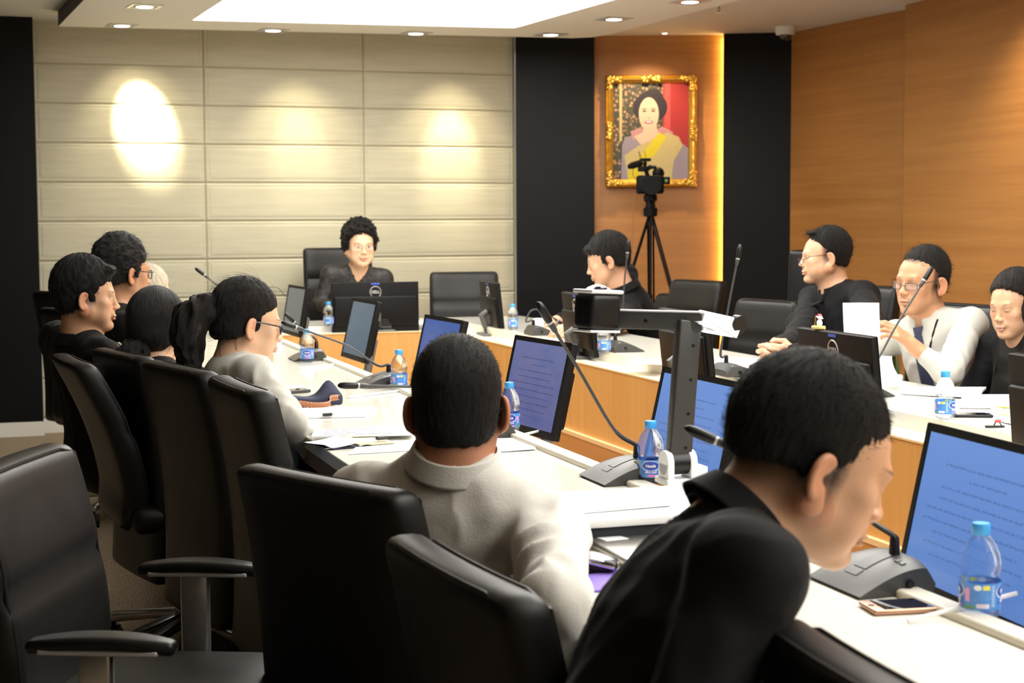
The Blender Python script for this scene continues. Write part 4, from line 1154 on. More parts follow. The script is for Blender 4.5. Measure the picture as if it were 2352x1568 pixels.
    for s0, e, wr, a in A:
        G.cap(s0, e, .056*w_, .050*w_, .03)
        if sleeve == 'long':
            cu = wr+(e-wr).normalized()*a.get('cuff', .02); G.cap(e, cu, .050*w_, .036*w_, .015)
        elif sleeve == 'half':
            cu = e+(wr-e)*.45; G.cap(e, cu, .052*w_, .046*w_, .015)
    if extra: extra(G, dict(neck=neck, up=up, fw=fw2, la=la2, L=L, S=S, A=A, hip=hip))
    # open neckline and wrists
    nax = (head-hu*.05*s-hf*.03*s-neck).normalized(); G.cap(neck+nax*(.058*s+.002), neck+nax*.16, .059*s, .066*s, .008, 'cut')
    if vneck:
        cf = neck+fw2*.085; G.cap(cf+up*.03-la2*0, cf-up*vneck+fw2*.02, .050, .006, .01, 'cut'); 
    Pg, Qg = G.net(); Ng = normals(Pg, Qg); sd = (sum(map(ord, name)) % 37)
    Pg = relax(Pg, Qg, 1, .4); Pg = folds(Pg, Ng, fold, sd)
    np_mesh('shirt', Pg, Qg, shirt, root, org)
    # legs: trousers and shoes
    K = Field((min(lo[0], hip.x-.7), min(lo[1], hip.y-.7), -.01), (max(hi[0], hip.x+.7), max(hi[1], hip.y+.7), hip.z+.14), [], .02)
    K.cap(hip-lat*.08, hip+lat*.08, .12, None, .03)
    feet = []
    for q in (-1, 1):
        kn = Vector((hip.x, hip.y, hip.z-.03))+fwd*.40+lat*(q*.12); an = Vector((kn.x, kn.y, .10))+fwd*-.03
        K.cap(hip+lat*(q*.085), kn, .085, .062, .03); K.cap(kn, an, .060, .045, .02); feet.append(an)
    Pk, Qk = K.net(); Pk = relax(Pk, Qk, 1, .5); np_mesh('trousers', Pk, Qk, trousers, root, org)
    for an in feet:
        MB().rbox((.095, .27, .075), .03, (3, 6, 2), fn=lambda p: (p.x*(1-.25*max(0, p.y/.13)**2), p.y, p.z*(1-.3*max(0, p.y/.13)) ), M=Matrix.Translation(Vector((an.x, an.y, .039))-Vector(org)+fwd*.07) @ Matrix.Rotation(-taz, 4, 'Z')).build('shoe', 'black_plastic', root)
    ctx = dict(root=root, org=Vector(org), neck=neck, up=up, fw=fw2, la=la2, head=head, Rh=Rh, s=s, G=G, L=L, S=S, W=lambda c: Vector(W(c)), hip=hip, hf=hf, hu=hu, A=A)
    if collar: make_collar(ctx, collar)
    return ctx
def make_collar(c, m, r=.067, h=.042, flap=.044, gap=.16, open_=0.0):
    nk = c['neck']-c['up']*.008; o = c['org']; s = c['s']; r *= s
    ax = (c['head']-c['hu']*.05*s-c['hf']*.03*s-nk).normalized(); fw = (c['fw']-ax*c['fw'].dot(ax)).normalized(); la = fw.cross(ax)
    def f(u, v):
        th = -math.pi+gap+(2*math.pi-2*gap)*u; th0 = th+math.pi      # 0..2pi, front at both ends
        d = -fw*math.cos(th)*-1 if False else fw*math.cos(th0)+la*math.sin(th0)
        fr = abs(math.cos(th0/2))**6
        if v < .42:
            k = v/.42; rr = r*(1.06-.06*k)+.002; z = -.012+h*k*(1-.25*fr)
        elif v < .5:
            k = (v-.42)/.08; rr = r+.003+.004*k; z = -.012+h*(1-.25*fr)+.0015
        else:
            k = (v-.5)/.5; rr = r+.007+.016*k; z = -.012+h*(1-.25*fr)-flap*(k*(.85+.55*fr))
        return nk-o+d*rr+ax*z
    b = MB(); b.sheet(f, 48, 16); ob = b.build('collar', m, c['root'])
    sm = ob.modifiers.new('solid', 'SOLIDIFY'); sm.thickness = .002
    return ob
def glasses(c, m='dark_frame', w_=.022, hgt=.015, y=.104, z=.008, rim=.0016, drop=0, lens=True, half=False, rx=None):
    W = c['W']; o = c['org']; b = MB()
    for q in (-1, 1):
        ring = []
        for i in range(24):
            a = 2*math.pi*i/24; e = 3.2; ca, sa = math.cos(a), math.sin(a)
            x = q*.0335+w_*abs(ca)**(2/e)*(1 if ca > 0 else -1); zz = z-drop+hgt*abs(sa)**(2/e)*(1 if sa > 0 else -1)
            ring.append(W((x, y-.0022*abs(x)/.02*abs(x)/.03, zz))-o)
        b.tube(ring, rim, 6, closed=True)
        if lens: MB().add(ring, [list(range(24))]).build('lens', 'lens_clear', c['root'], smooth=False)
        x0 = q*(.0335+w_)
        b.tube([W((x0, y-.006, z-drop+hgt*.6))-o, W((q*.0745, .078, z+.008))-o, W((q*.0815, .010, z+.012))-o, W((q*.082, -.018, z+.008))-o, W((q*.080, -.030, z-.010))-o], rim*1.1, 6)
    b.tube([W((-.012, y, z-drop+.003))-o, W((0, y+.003, z-drop+.005))-o, W((.012, y, z-drop+.003))-o], rim, 6)
    return b.build('glasses', m, c['root'])
def tie(c, m='black_shirt', off=.004, length=.42, w0=.018, w1=.032):
    G, o = c['G'], c['org']; pts = []
    for i in range(14):
        u = i/13; base = c['neck']-c['up']*(.012+length*u); p = G.march_in(base, c['fw'], off); pts.append(p)
    b = MB(); W_ = []
    vs = []
    for i, p in enumerate(pts):
        u = i/13; hw = (.021 if i == 0 else .014 if i == 1 else w0+(w1-w0)*u)
        if i == 13: hw = .004
        dp = .010 if i < 1 else .004
        for a, dd in ((-1, 0), (-.6, dp), (.6, dp), (1, 0)): vs.append(p-o+c['la']*(hw*a)+c['fw']*(dd+.003))
    fs = [(i*4+j, (i+1)*4+j, (i+1)*4+j+1, i*4+j+1) for i in range(13) for j in range(3)]
    b.add(vs, fs); ob = b.build('necktie', m, c['root']); sm = ob.modifiers.new('solid', 'SOLIDIFY'); sm.thickness = .003
    return ob
# ---------------------------------------------------------------- the people
ASIAN = (.62, .37, .225); PALE = (.70, .45, .30); TAN = (.52, .28, .16)
V3 = lambda o, n=3: tuple(round(q, n) for q in o)
# ponytailed woman
h = at_y(569, 750, 4.62)
c = person('pony', 'person with a loose black ponytail, glasses and a pale grey cardigan', h, 84, 10, 0, .94, hip=(.655, 4.50, .52), taz=72, w_=.86, tone=(.68, .44, .29),
           sk=dict(lip=(.62, .26, .22), make=.6), hair=dict(th=.016, line=.088, temple=.022, nape=-.060, top=.008, front=.085, low=.9, jag=.002), hairmat_='hair_soft', hamp=.003, hfreq=22, fuzz=(420, .07, .03, 'back'),
           shirt='grey_cardigan', arms={1: dict(elbow=(.76, 4.26, .79), wrist=(.90, 4.36, .62)), 0: dict(elbow=(.76, 4.72, .79), wrist=(.90, 4.60, .62))}, fold=.006, shoulder_drop=.05)
def pony(c, tie_l, pts, r, name='ponytail', m='hair_soft', seed=1, tiem='black_plastic'):
    W, o = c['W'], c['org']; P = smooth_path([W(p) for p in [tie_l]+pts], 5)
    lo = np.min([np.array(p) for p in P], 0)-.09; hi = np.max([np.array(p) for p in P], 0)+.09
    F = Field(lo, hi, [], .0042); n = len(P)
    for i in range(n-1):
        ra = np.interp(i/(n-1), [0, .15, .4, .75, 1], r); rb = np.interp((i+1)/(n-1), [0, .15, .4, .75, 1], r); F.cap(P[i], P[i+1], ra, rb, .012)
    Pm, Q = F.net(); Pm = relax(Pm, Q, 1, .4); N = normals(Pm, Q); hl = (Pm-np.array(c['head'])) @ c['Rh']
    out = Pm.copy()
    for i in range(len(Pm)):
        x, y, z = hl[i]; out[i] += N[i]*(.009*noise.noise((x*60, y*60+seed, z*14))+.010*noise.noise((x*22+seed, y*22, z*12))+.004*noise.noise((x*120, y*120+seed, z*25)))
    np_mesh(name, out, Q, m, c['root'], o, {'hl': hl*1.0})
    t0, t1 = P[0], P[1]; d = (t1-t0).normalized()
    MB().tube([t0-d*.006-o, t0+d*.008-o], [r[0]*1.12, r[0]*1.12], 14).build('hair_tie', tiem, c['root'])
def wisps(c, starts, m='hair_soft'):
    W, o = c['W'], c['org']
    for pts in starts: MB().tube([p-o for p in smooth_path([W(q) for q in pts], 5)], .0008, 4).build('hair_strand', m, c['root'])
pony(c, (.0, -.118, .035), [(0, -.150, .032), (0, -.178, -.005), (.01, -.186, -.065), (-.008, -.160, -.125), (.0, -.172, -.155)], [.022, .042, .046, .038, .010])
wisps(c, [[(.02, -.15, .05), (.04, -.20, .02), (.045, -.225, -.05), (.03, -.21, -.11)], [(-.02, -.15, .05), (-.03, -.21, .03), (-.02, -.235, -.04), (-.01, -.20, -.10)], [(.04, -.17, -.10), (.055, -.15, -.16), (.04, -.13, -.19), (.03, -.15, -.20)], [(.03, -.16, -.12), (.03, -.20, -.17), (.02, -.175, -.21), (.03, -.15, -.19)], [(.06, -.05, -.03), (.068, -.04, -.08), (.06, -.02, -.10), (.066, -.045, -.115)], [(.05, -.08, -.02), (.055, -.09, -.09), (.05, -.06, -.12)], [(.03, -.20, -.10), (.02, -.16, -.19), (.03, -.13, -.17)],
          [(.0, -.21, -.1), (.02, -.23, -.17), (.03, -.19, -.20)], [(.02, .03, .13), (.02, .07, .135), (.02, .10, .11)], [(.05, -.11, .03), (.06, -.15, .06), (.05, -.18, .03)], [(.03, -.19, -.13), (.04, -.17, -.20), (.05, -.19, -.22)]])
glasses(c, 'dark_frame', w_=.024, hgt=.015, rim=.0022)
# blue shirt hanging below the cardigan
b = MB(); o = c['org']; q = c['A'][1]
F_ = Field(np.array(c['hip'])-.35, np.array(c['hip'])+.5, [], .012); F_.ell((0, .035, .16), (.15, .12, .20), np.array(frame(R(72))), .02, 'add', (np.array(c['hip']), 1.0)); F_.cap(c['hip']+Vector((.05, -.12, .0)), c['hip']+Vector((.10, -.15, .24)), .075, .055, .05)
Pm, Q = F_.net(); Pm = folds(relax(Pm, Q, 2), normals(Pm, Q), .006, 5); np_mesh('blue_blouse', Pm, Q, 'blue_denim', c['root'], o)
# woman with the hair clip
h = at_y(366, 764, 5.10)
c = person('clip', 'person in black with smooth black hair held by a jewelled clip', h, 48, 6, 0, .93, hip=(.53, 5.06, .52), taz=70, w_=.84, tone=PALE, fuzz=(200, .06, .02, 'comb'),
           hair=dict(th=.018, line=.09, side=.004, temple=.026, nape=-.085, top=.010, front=.085, low=.9, jag=.001), hamp=.0012, shirt='black_shirt', fold=.004)
pony(c, (.0, -.098, -.062), [(0, -.125, -.085), (.0, -.13, -.14), (.0, -.12, -.20)], [.030, .036, .040, .036, .015], m='hair_black', seed=5)
W, o = c['W'], c['org']
MB().tube([W((-.045, -.118, -.058))-o, W((0, -.156, -.062))-o, W((.045, -.118, -.062))-o], [.011, .014, .012], 10).build('hair_clip', 'black_plastic', c['root'])
b = MB()
for i in range(9):
    a = i*.7; b.ball(tuple(W((-.032+.009*math.cos(a)*(i > 0), -.160, -.052+.009*math.sin(a)*(i > 0)))-o), .0045 if i else .006, n=8, m=5)
b.build('clip_jewel', 'pearl', c['root'])
# man in profile, black shirt
h = at_y(200, 688, 5.45)
c = person('profile', 'person with swept black hair in a black shirt, seen in profile', h, 93, 4, 0, .93, hip=(.34, 5.55, .52), taz=68, w_=1.0, tone=ASIAN, sk=dict(stub=.25, fade=.7), fuzz=(500, .035, .12, 'comb'),
           hd=dict(fat=.008, nr=.058), hair=dict(th=.019, line=.096, temple=.036, nape=-.066, top=.014, front=.094, low=.4, tufts=[((0, .068, .112), (.052, .030, .018))]), hamp=.004, hfreq=14,
           shirt='black_shirt', collar='black_shirt', fold=.005)
# man in glasses behind
h = at_y(284, 632, 6.5)
c = person('specs', 'person with bushy black hair and black glasses, partly behind the man in profile', h, 66, 4, 0, 1.02, hip=(.50, 6.55, .55), taz=78, tone=TAN, sk=dict(fade=.8), fuzz=(400, .02, .5, 'spike'), fine=.004,
           hair=dict(th=.022, line=.092, temple=.034, nape=-.055, top=.016, front=.09, low=.3), hamp=.006, hfreq=10, curly=True, shirt='black_shirt', collar='black_shirt')
glasses(c, 'dark_frame', w_=.025, hgt=.016, rim=.0022)
# white haired person
h = at_y(343, 684, 7.35)
c = person('silver', 'person with fine white hair, mostly hidden behind the man in black glasses', h, 70, 6, 0, .98, hip=(.62, 7.4, .52), taz=80, w_=.9, tone=(.75, .48, .34), fine=.004,
           hair=dict(th=.018, line=.09, temple=.030, nape=-.05, top=.012, front=.08), hairmat_='hair_white', hamp=.004, fuzz=(300, .05, .1, 'comb'), shirt='dark_trousers')
# man with the cropped nape
h = at_d(1050, 948, 2.68)
c = person('cropped', 'person seen from behind with cropped black hair in a wrinkled off-white shirt', h, 19, 10, 0, .935, hip=(h.x+.0, h.y+.05, .48), taz=42, neckdrop=.082, w_=1.02, tone=(.50, .24, .14), fuzz=(2200, .0055, .6, 'spike'), fine=.0028, cfine=.006,
           sk=dict(fade=.93), hd=dict(nr=.054, eo=.009), hair=dict(th=.009, line=.088, temple=.030, nape=-.080, top=.004, front=.08, low=.18), hairmat_='hair_crop', hamp=.0012, hfreq=30,
           shirt='white_cotton', fold=.008, shoulder_drop=.098, neckback=.012, arms={1: dict(elbow=at_d(1275, 1390, 2.30), wrist=at_d(1255, 1640, 2.30)), 0: dict(elbow=(h.x-.16, h.y+.18, .76), wrist=(h.x-.0, h.y+.2, .62))})
make_collar(c, 'white_cotton', r=.071, h=.062, flap=.040)
# yoke seam across the back
G, o = c['G'], c['org']; pts = []
for i in range(25):
    a = (i/24-.5)*.33; base = c['neck']-c['up']*(.125+.35*a*a)+c['la']*a
    pts.append(G.march_in(base, -c['fw'], -.001)-o)
MB().tube(pts, .0014, 5).build('yoke_seam', 'white_cotton', c['root'])
# near man bent forward
h = at_d(1858, 1072, 1.98)
c = person('bent', 'person in a black shirt bent low over the desk, showing one ear and cheek', h, 102, 24, 0, 1.0, hip=(h.x-.41, h.y-.10, .50), taz=98, thick=1.08, chest=1.08, w_=1.0, tone=(.60, .35, .22), fine=.0025, cfine=.006,
           sk=dict(fade=.90, stub=.35, lids='down'), hd=dict(fat=.008, nr=.056, nose=.97, es=.86), hair=dict(th=.011, line=.098, temple=.034, nape=-.026, top=.004, front=.092, low=.15), hairmat_='hair_crop', hamp=.0018, hfreq=24, fuzz=(2600, .008, .5, 'spike'),
           shirt='black_shirt', fold=.007, shoulder_drop=.095, neckback=.055, neckdrop=.070, arms={1: dict(elbow=(h.x-.30, h.y-.24, .72), wrist=(h.x-.06, h.y-.20, .62)), 0: dict(elbow=(h.x-.20, h.y+.14, .74), wrist=(h.x-.0, h.y+.06, .62))})
make_collar(c, 'black_shirt', r=.066, h=.045, flap=.045)
# woman at the head of the table
h = at_y(827, 568, 9.50)
c = person('lace', 'person in black lace jacket with curly black hair and thin glasses at the head desk', h, 179, 5, 0, 1.04, hip=(h.x-.02, 9.72, .60), taz=186, w_=.95, tone=(.80, .52, .34),
           sk=dict(lip=(.72, .14, .10), make=.6, age=.0), hd=dict(fat=.007, nr=.048), hair=dict(th=.024, line=.100, side=.016, temple=.020, nape=-.035, top=.018, front=.070, earcut=False,
           tufts=[((.070, -.005, .060), (.036, .045, .052)), ((-.070, -.005, .060), (.036, .045, .052)), ((.045, .045, .105), (.035, .030, .028)), ((-.045, .045, .105), (.035, .030, .028)), ((.082, -.02, .015), (.022, .035, .04)), ((-.082, -.02, .015), (.022, .035, .04))]), hamp=.013, curly=True,
           shirt='black_lace', vneck=.10, fold=.004, arms={0: dict(elbow=(h.x+.22, 9.62, .84), wrist=(h.x+.14, 9.36, .80), dir=(-.5, -.8, 0)), 1: dict(elbow=(h.x-.235, 9.60, .84), wrist=(h.x-.175, 9.30, .80), dir=(.2, -.9, 0), cuff=.07)})
glasses(c, 'gold_frame', w_=.024, hgt=.015, rim=.0010)
make_collar(c, 'black_lace', r=.062, h=.018, flap=.060, gap=.35)
W, o = c['W'], c['org']
for q in (-1, 1): MB().ball(tuple(W((q*.086, -.004, -.038))-o), .006).build('earring', 'gold_leaf', c['root'])
p = c['G'].march_in(c['neck']-c['up']*.115+c['la']*-.055, c['fw'], .002)-o
bb = MB(); bb.tube([p+Vector((-.012, 0, -.014)), p+Vector((.004, 0, .012)), p+Vector((0, 0, .020)), p+Vector((-.006, 0, .012)), p+Vector((.012, 0, -.014))], .004, 6); bb.build('ribbon_pin', 'pink_print', c['root'])
p = c['G'].march_in(c['neck']-c['up']*.13+c['la']*-.09, c['fw'], .002)-o; MB().ball(tuple(p), .008, n=8, m=5).build('brooch', 'gold_leaf', c['root'])
# young man leaning over the desk
h = at_y(1396, 602, 7.95)
hw = at_z(1300, 752, .80)
c = person('young', 'person with a black fringe and black shirt leaning forward in profile before the dark column', h, -68, 18, 0, 1.08, hip=(h.x+.42, 8.15, .56), taz=-72, w_=.98, tone=(.64, .39, .26), fine=.0034, sk=dict(fade=.7), fuzz=(400, .03, .1, 'comb'),
           hd=dict(nr=.05), hair=dict(th=.016, line=.074, temple=.030, nape=-.050, top=.010, front=.092, low=.3, jag=.009, tufts=[((-.006, .074, .088), (.056, .022, .024))]), hamp=.0035, hfreq=14,
           shirt='black_shirt', fold=.005, shoulder_drop=.05, arms={0: dict(elbow=(hw.x+.26, hw.y+.02, .80), wrist=(hw.x+.07, hw.y, .81), dir=(-.85, -.1, -.15), palm=(-.1, .3, -1), curl=.6, fine=.004), 1: dict(elbow=(h.x+.10, 8.35, .82), wrist=(h.x-.16, 8.3, .785))})
make_collar(c, 'black_shirt')
# man in black shirt and tie
h = at_y(1893, 594, 6.25)
hw = at_z(1768, 818, .79)
c = person('blacktie', 'person in black shirt and black tie with swept-up hair, hands clasped on the desk', h, -72, 3, 0, .98, hip=(h.x+.12, 6.20, .56), taz=-98, w_=1.05, thick=1.15, tone=(.64, .39, .25), fine=.0032, fuzz=(500, .022, .5, 'spike'),
           sk=dict(brow=.6, fade=.75), hd=dict(fat=.012, nr=.058), hair=dict(th=.012, line=.112, temple=.006, nape=-.05, top=.008, front=.070, low=.2, back=.004, tufts=[((0, .050, .122), (.044, .028, .010))]), hamp=.003, hfreq=12,
           shirt='black_shirt', fold=.006, arms={0: dict(elbow=(hw.x+.40, hw.y-.14, .80), wrist=(hw.x+.085, hw.y-.05, .805), dir=(-1, .45, .03), palm=(.2, 1, -.25), curl=.62, fine=.0035, cuff=.005),
                                                  1: dict(elbow=(hw.x+.30, hw.y+.34, .82), wrist=(hw.x+.07, hw.y+.10, .805), dir=(-1, -.75, .03), palm=(-.1, -1, -.25), curl=.62, fine=.0035, cuff=.005)})
make_collar(c, 'black_shirt', r=.071, h=.044); tie(c, 'black_shirt', length=.40)
glasses(c, 'dark_frame', w_=.020, hgt=.012, drop=.014, y=.116, rim=.0013)
# man in the white shirt
h = at_y(2116, 652, 5.05)
hw = at_y(2052, 800, 4.80)
c = person('whitetie', 'person in a white shirt, dark tie and lanyard, reading papers through glasses', h, -108, 4, -3, 1.0, hip=(h.x+.14, 5.02, .56), taz=-112, w_=.93, tone=(.54, .30, .17), fine=.003, fuzz=(1500, .012, .7, 'spike'),
           sk=dict(lids='down', age=1, brow=.5, stub=.15, fade=.85, hline=.095, lip=(.42, .16, .12)), hd=dict(nr=.052, fat=-.004), hair=dict(th=.008, line=.104, temple=.006, nape=-.05, top=.006, front=.074, low=.1, back=.005, jag=.007), hairmat_='hair_crop', hamp=.002, hfreq=24,
           shirt='bright_cotton', fold=.006, arms={0: dict(elbow=(h.x-.10, 4.72, .80), wrist=(hw.x+.085, hw.y+.0, .885), dir=(-.75, .1, .62), palm=(-.5, .6, -.4), curl=.5, fine=.0035, cuff=.055),
                                                   1: dict(elbow=(h.x-.08, 5.28, .82), wrist=(hw.x+.22, hw.y+.36, .72))})
make_collar(c, 'bright_cotton', r=.070, h=.048, flap=.052); tie(c, 'navy_cloth', length=.36)
glasses(c, 'dark_frame', w_=.023, hgt=.013, drop=.006, rim=.0012)
G, o = c['G'], c['org']
pts = []
for i in range(20):
    u = i/19; sgn = 1
    base = c['neck']-c['up']*(.0+.30*u)+c['la']*(-.075*max(0, 1-1.5*u)); pts.append(G.march_in(base, c['fw'], .004)-o)
MB().tube(pts, .0042, 6).build('lanyard', 'black_plastic', c['root'])
# woman at the picture edge
h = at_y(2330, 706, 4.65)
c = person('edge', 'person in a black jacket with bobbed black hair, eyes lowered, cut by the picture edge', h, -106, 12, 0, .90, hip=(h.x+.13, 4.67, .53), taz=-100, w_=.88, tone=(.62, .38, .24), fuzz=(250, .05, .03, 'comb'),
           sk=dict(lids='down', make=.4, lip=(.62, .24, .24), brow=.7), hd=dict(nose=.97, nr=.046), hair=dict(th=.018, line=.108, side=.006, temple=.016, nape=-.09, top=.006, front=.075, low=.9, jag=.002, earcut=False, tufts=[((.072, .0, -.01), (.022, .045, .075)), ((-.072, .0, -.01), (.022, .045, .075))]), hairmat_='hair_soft', hamp=.0025,
           shirt='black_shirt', vneck=.16, fold=.005)
# ---------------------------------------------------------------- document camera
o0 = at_z(1400, 1150, .84); 
def doc_cam():
    # stage corners read at its top height
    z = .805
    A = at_z(1205, 1128, z); B = at_z(1600, 1108, z); B2 = at_z(1612, 1150, z); Cc = at_z(1255, 1198, z)
    e = (at_z(1500, 1182, z)-Cc); e.z = 0; e.normalize()          # along the front edge
    f = Vector((-e.y, e.x, 0))
    org_ = Cc.copy(); org_.z = .752
    rz = math.atan2(e.y, e.x)
    t_ = empty('document_camera', org_, rz, 'white and black document camera with a lit lamp arm above its paper stage', 'document camera')
    # local: x along the front edge, y away; stage .44 x .30
    W, D = .46, .285
    MB().rbox((W, D, .020), .008, (4, 4, 1), M=Matrix.Translation((W/2-.06, D/2, .044))).build('stage', 'white_plastic', t_)
    MB().rbox((W-.03, D-.03, .034), .010, (4, 4, 1), M=Matrix.Translation((W/2-.06, D/2, .018))).build('stage_base', 'dark_panel', t_)
    Mi = (Matrix.Translation(org_) @ Matrix.Rotation(rz, 4, 'Z')).inverted()
    pb = Mi @ at_z(1557, 1092, z+.012); pb.z = .055
    Dp = (Matrix.Translation(org_) @ Matrix.Rotation(rz, 4, 'Z') @ pb - Vector((0, 0, CAMH))).dot(_fw)
    pt = Mi @ at_d(1580, 752, Dp); pa = Mi @ at_d(1588, 738, Dp); pe = Mi @ at_d(1405, 722, Dp*1.015); pe.z = pa.z+.002
    # hinge
    hg = MB()
    for q in (-1, 1):
        xx = pb.x+q*.0255
        hg.cyl((xx-.0075, pb.y, .092), (xx+.0075, pb.y, .092), .026, n=28); hg.box((xx, pb.y, .070), (.015, .052, .045))
    hg.box((pb.x+.045, pb.y+.006, .066), (.026, .05, .035)); hg.box((pb.x+.005, pb.y, .056), (.085, .066, .012))
    hg.build('hinge_block', 'white_plastic', t_, bevel=.002)
    MB().cyl((pb.x-.018, pb.y, .092), (pb.x+.018, pb.y, .092), .024, n=28).build('hinge_barrel', 'black_plastic', t_)
    up_ = (pt-Vector((pb.x, pb.y, .09))); Lp = up_.length; zq = up_.normalized(); xq = Vector((1, 0, 0)); xq = (xq-zq*xq.dot(zq)).normalized(); yq = zq.cross(xq)
    Mp = Matrix((xq, yq, zq)).transposed().to_4x4(); Mp.translation = Vector((pb.x, pb.y, .09))
    MB().rbox((.048, .030, Lp+.03), .004, (1, 1, 1), M=Mp @ Matrix.Translation((0, 0, Lp/2))).build('post', 'grey_plastic', t_)
    sc_ = MB()
    for k in range(4): sc_.cyl((.008, -.0155, Lp*(.12+.25*k)), (.008, -.013, Lp*(.12+.25*k)), .0036, M=Mp)
    sc_.build('screw', 'black_plastic', t_)
    # arm
    ax = (pe-pa); La = ax.length; xa = ax.normalized(); za = Vector((0, 0, 1)); za = (za-xa*za.dot(xa)).normalized(); ya = za.cross(xa)
    Ma = Matrix((xa, ya, za)).transposed().to_4x4(); Ma.translation = pa
    MB().rbox((La+.05, .030, .036), .003, (1, 1, 1), M=Ma @ Matrix.Translation((La/2-.0, 0, 0))).build('arm', 'grey_plastic', t_)
    MB().rbox((La+.04, .032, .003), .001, (1, 1, 1), M=Ma @ Matrix.Translation((La/2, 0, .0195))).build('arm_rail', 'silver_plastic', t_)
    MB().cyl((La*.55, .0155, .0), (La*.55, .0, .0), .004, M=Ma).cyl((La*.55, -.0155, .0), (La*.55, .0, .0), .004, M=Ma).build('screw', 'black_plastic', t_)
    # camera head
    hp = Mi @ at_d(1372, 715, Dp*1.0); 
    Mh = Matrix.Translation(hp) @ Matrix.Rotation(R(14), 4, 'Z') @ Matrix.Rotation(R(3), 4, 'Y')
    def hf_(p): return (p.x, p.y, p.z)
    MB().rbox((.078, .070, .076), .014, (3, 3, 2), M=Mh).build('camera_head', 'black_plastic', t_)
    MB().rbox((.080, .072, .008), .004, (3, 3, 1), M=Mh @ Matrix.Translation((0, 0, .0405))).build('head_cover', 'white_plastic', t_)
    MB().rbox((.074, .066, .005), .0024, (3, 3, 1), M=Mh @ Matrix.Translation((0, 0, -.0395))).build('head_base', 'white_plastic', t_)
    MB().lathe([(.001, .011), (.012, .0085), (.022, .004), (.026, .0)], 24, M=Mh @ Matrix.Translation((0, 0, .0445))).build('zoom_ring', 'white_plastic', t_)
    MB().ball((-.006, -.018, .047), (.015, .010, .006), M=Mh).build('eyepiece', 'lens_glass', t_)
    # lamp: a wedge hood with a lit underside, closed by a black round cap
    q = lambda x, y, dd: Mi @ at_d(x, y, Dp+dd)
    fa, ta, ba = q(1574, 734, .0), q(1607, 711, .03), q(1613, 763, .03)
    fb, tb, bb_ = q(1647, 748, -.06), q(1684, 728, -.03), q(1693, 777, -.03)
    ka, kb = q(1640, 722, .045), q(1706, 742, -.005)
    lm = MB().add([fa, ta, ka, ba, fb, tb, kb, bb_], [(3, 2, 1, 0), (4, 5, 6, 7), (0, 1, 5, 4), (1, 2, 6, 5), (2, 3, 7, 6), (3, 0, 4, 7)])
    lm.build('lamp_head', 'white_plastic', t_, bevel=.0012)
    cn = (fa+fb+ba+bb_)/4; nn = (fb-fa).cross(ba-fa).normalized(); nn = nn if (cn+nn*.01-ta).length > (cn-ta).length else -nn
    MB().add([cn+(p-cn)*.84+nn*.0008 for p in (fa, fb, bb_, ba)], [(0, 1, 2, 3)]).build('lamp_panel', 'lamp_glow', t_, smooth=False)
    cc = (tb+bb_)/2; ad = (fb-fa).normalized()
    MB().cyl(cc-ad*.012+(kb-cc)*.55, cc+ad*.003+(kb-cc)*.55, (tb-bb_).length*.46, n=28).build('lamp_cap', 'black_plastic', t_)
    return t_, z
dc, zst = doc_cam()
def paper(name, pxs, z, label, m='paper', th=.0012, curl=0.0, group=None, cat='paper', lines=0, lm='paper_print'):
    P = [at_z(x, y, z) for x, y in pxs]    # near-left, near-right, far-right, far-left
    o = P[0].copy(); o.z = z
    t_ = empty(name, o, 0, label, cat, group)
    L = [p-o for p in P]
    def f(u, v):
        p = (L[0]*(1-u)+L[1]*u)*(1-v)+(L[3]*(1-u)+L[2]*u)*v
        return (p.x, p.y, th+.0004+curl*(u-.5)**2*max(0, 1)+curl*.4*math.sin(3*v+u*2)**2)
    MB().sheet(f, 10, 8, th).build('sheet', m, t_)
    if lines:
        b = MB(); rnd = random.Random(len(label))
        for i in range(lines):
            v = .12+.76*i/max(1, lines-1); u0 = .1; u1 = .35+.5*rnd.random()
            q = [Vector(f(a, c)) + Vector((0, 0, .0004)) for a, c in ((u0, v), (u1, v), (u1, v+.25/lines), (u0, v+.25/lines))]
            b.add(q, [(0, 1, 2, 3)])
        b.build('print_lines', lm, t_, smooth=False)
    return t_
T = .7505
# document on the stage
paper('document', [(1262, 1186), (1540, 1163), (1590, 1122), (1230, 1142)], .8065, 'white document lying on the stage of the document camera', curl=.002)
paper('document', [(630, 962), (840, 958), (866, 940), (700, 936)], T, 'thin stack of white sheets under the navy pouch and pen', th=.006)
paper('document', [(608, 900), (680, 898), (700, 884), (610, 888)], T, 'small white sheet with a pink mark beside the dark phone', lines=3)
paper('document', [(800, 1044), (965, 1034), (975, 1012), (830, 1016)], T, 'white sheets sticking out under the open notebook', th=.002)
paper('document', [(715, 1006), (950, 1000), (960, 978), (722, 990)], T+.010, 'large white printed sheets spread on the open notebook', th=.004, lines=4)
paper('document', [(1120, 1040), (1232, 1034), (1215, 1006), (1140, 1008)], T, 'white sheet before the bottle beside the cropped head', curl=.004)
paper('document', [(1105, 1100), (1178, 1098), (1168, 1076), (1105, 1080)], T, 'small faint printed note near the off-white shirt shoulder', lines=5)
paper('document', [(1440, 834), (1520, 838), (1522, 826), (1450, 824)], T, 'white sheet with red print beside the monitor behind the arm', lines=3, lm='red_print')
paper('document', [(1640, 836), (1742, 838), (1760, 824), (1645, 822)], T, 'white document before the clasped hands', th=.004)
paper('document', [(1662, 850), (1770, 852), (1790, 840), (1665, 838)], T, 'second white document nearer the microphone, before the clasped hands', th=.002)
paper('document', [(2060, 905), (2240, 918), (2265, 898), (2080, 893)], T, 'open white papers behind the bottle of the white-shirted man', th=.008, curl=.01)
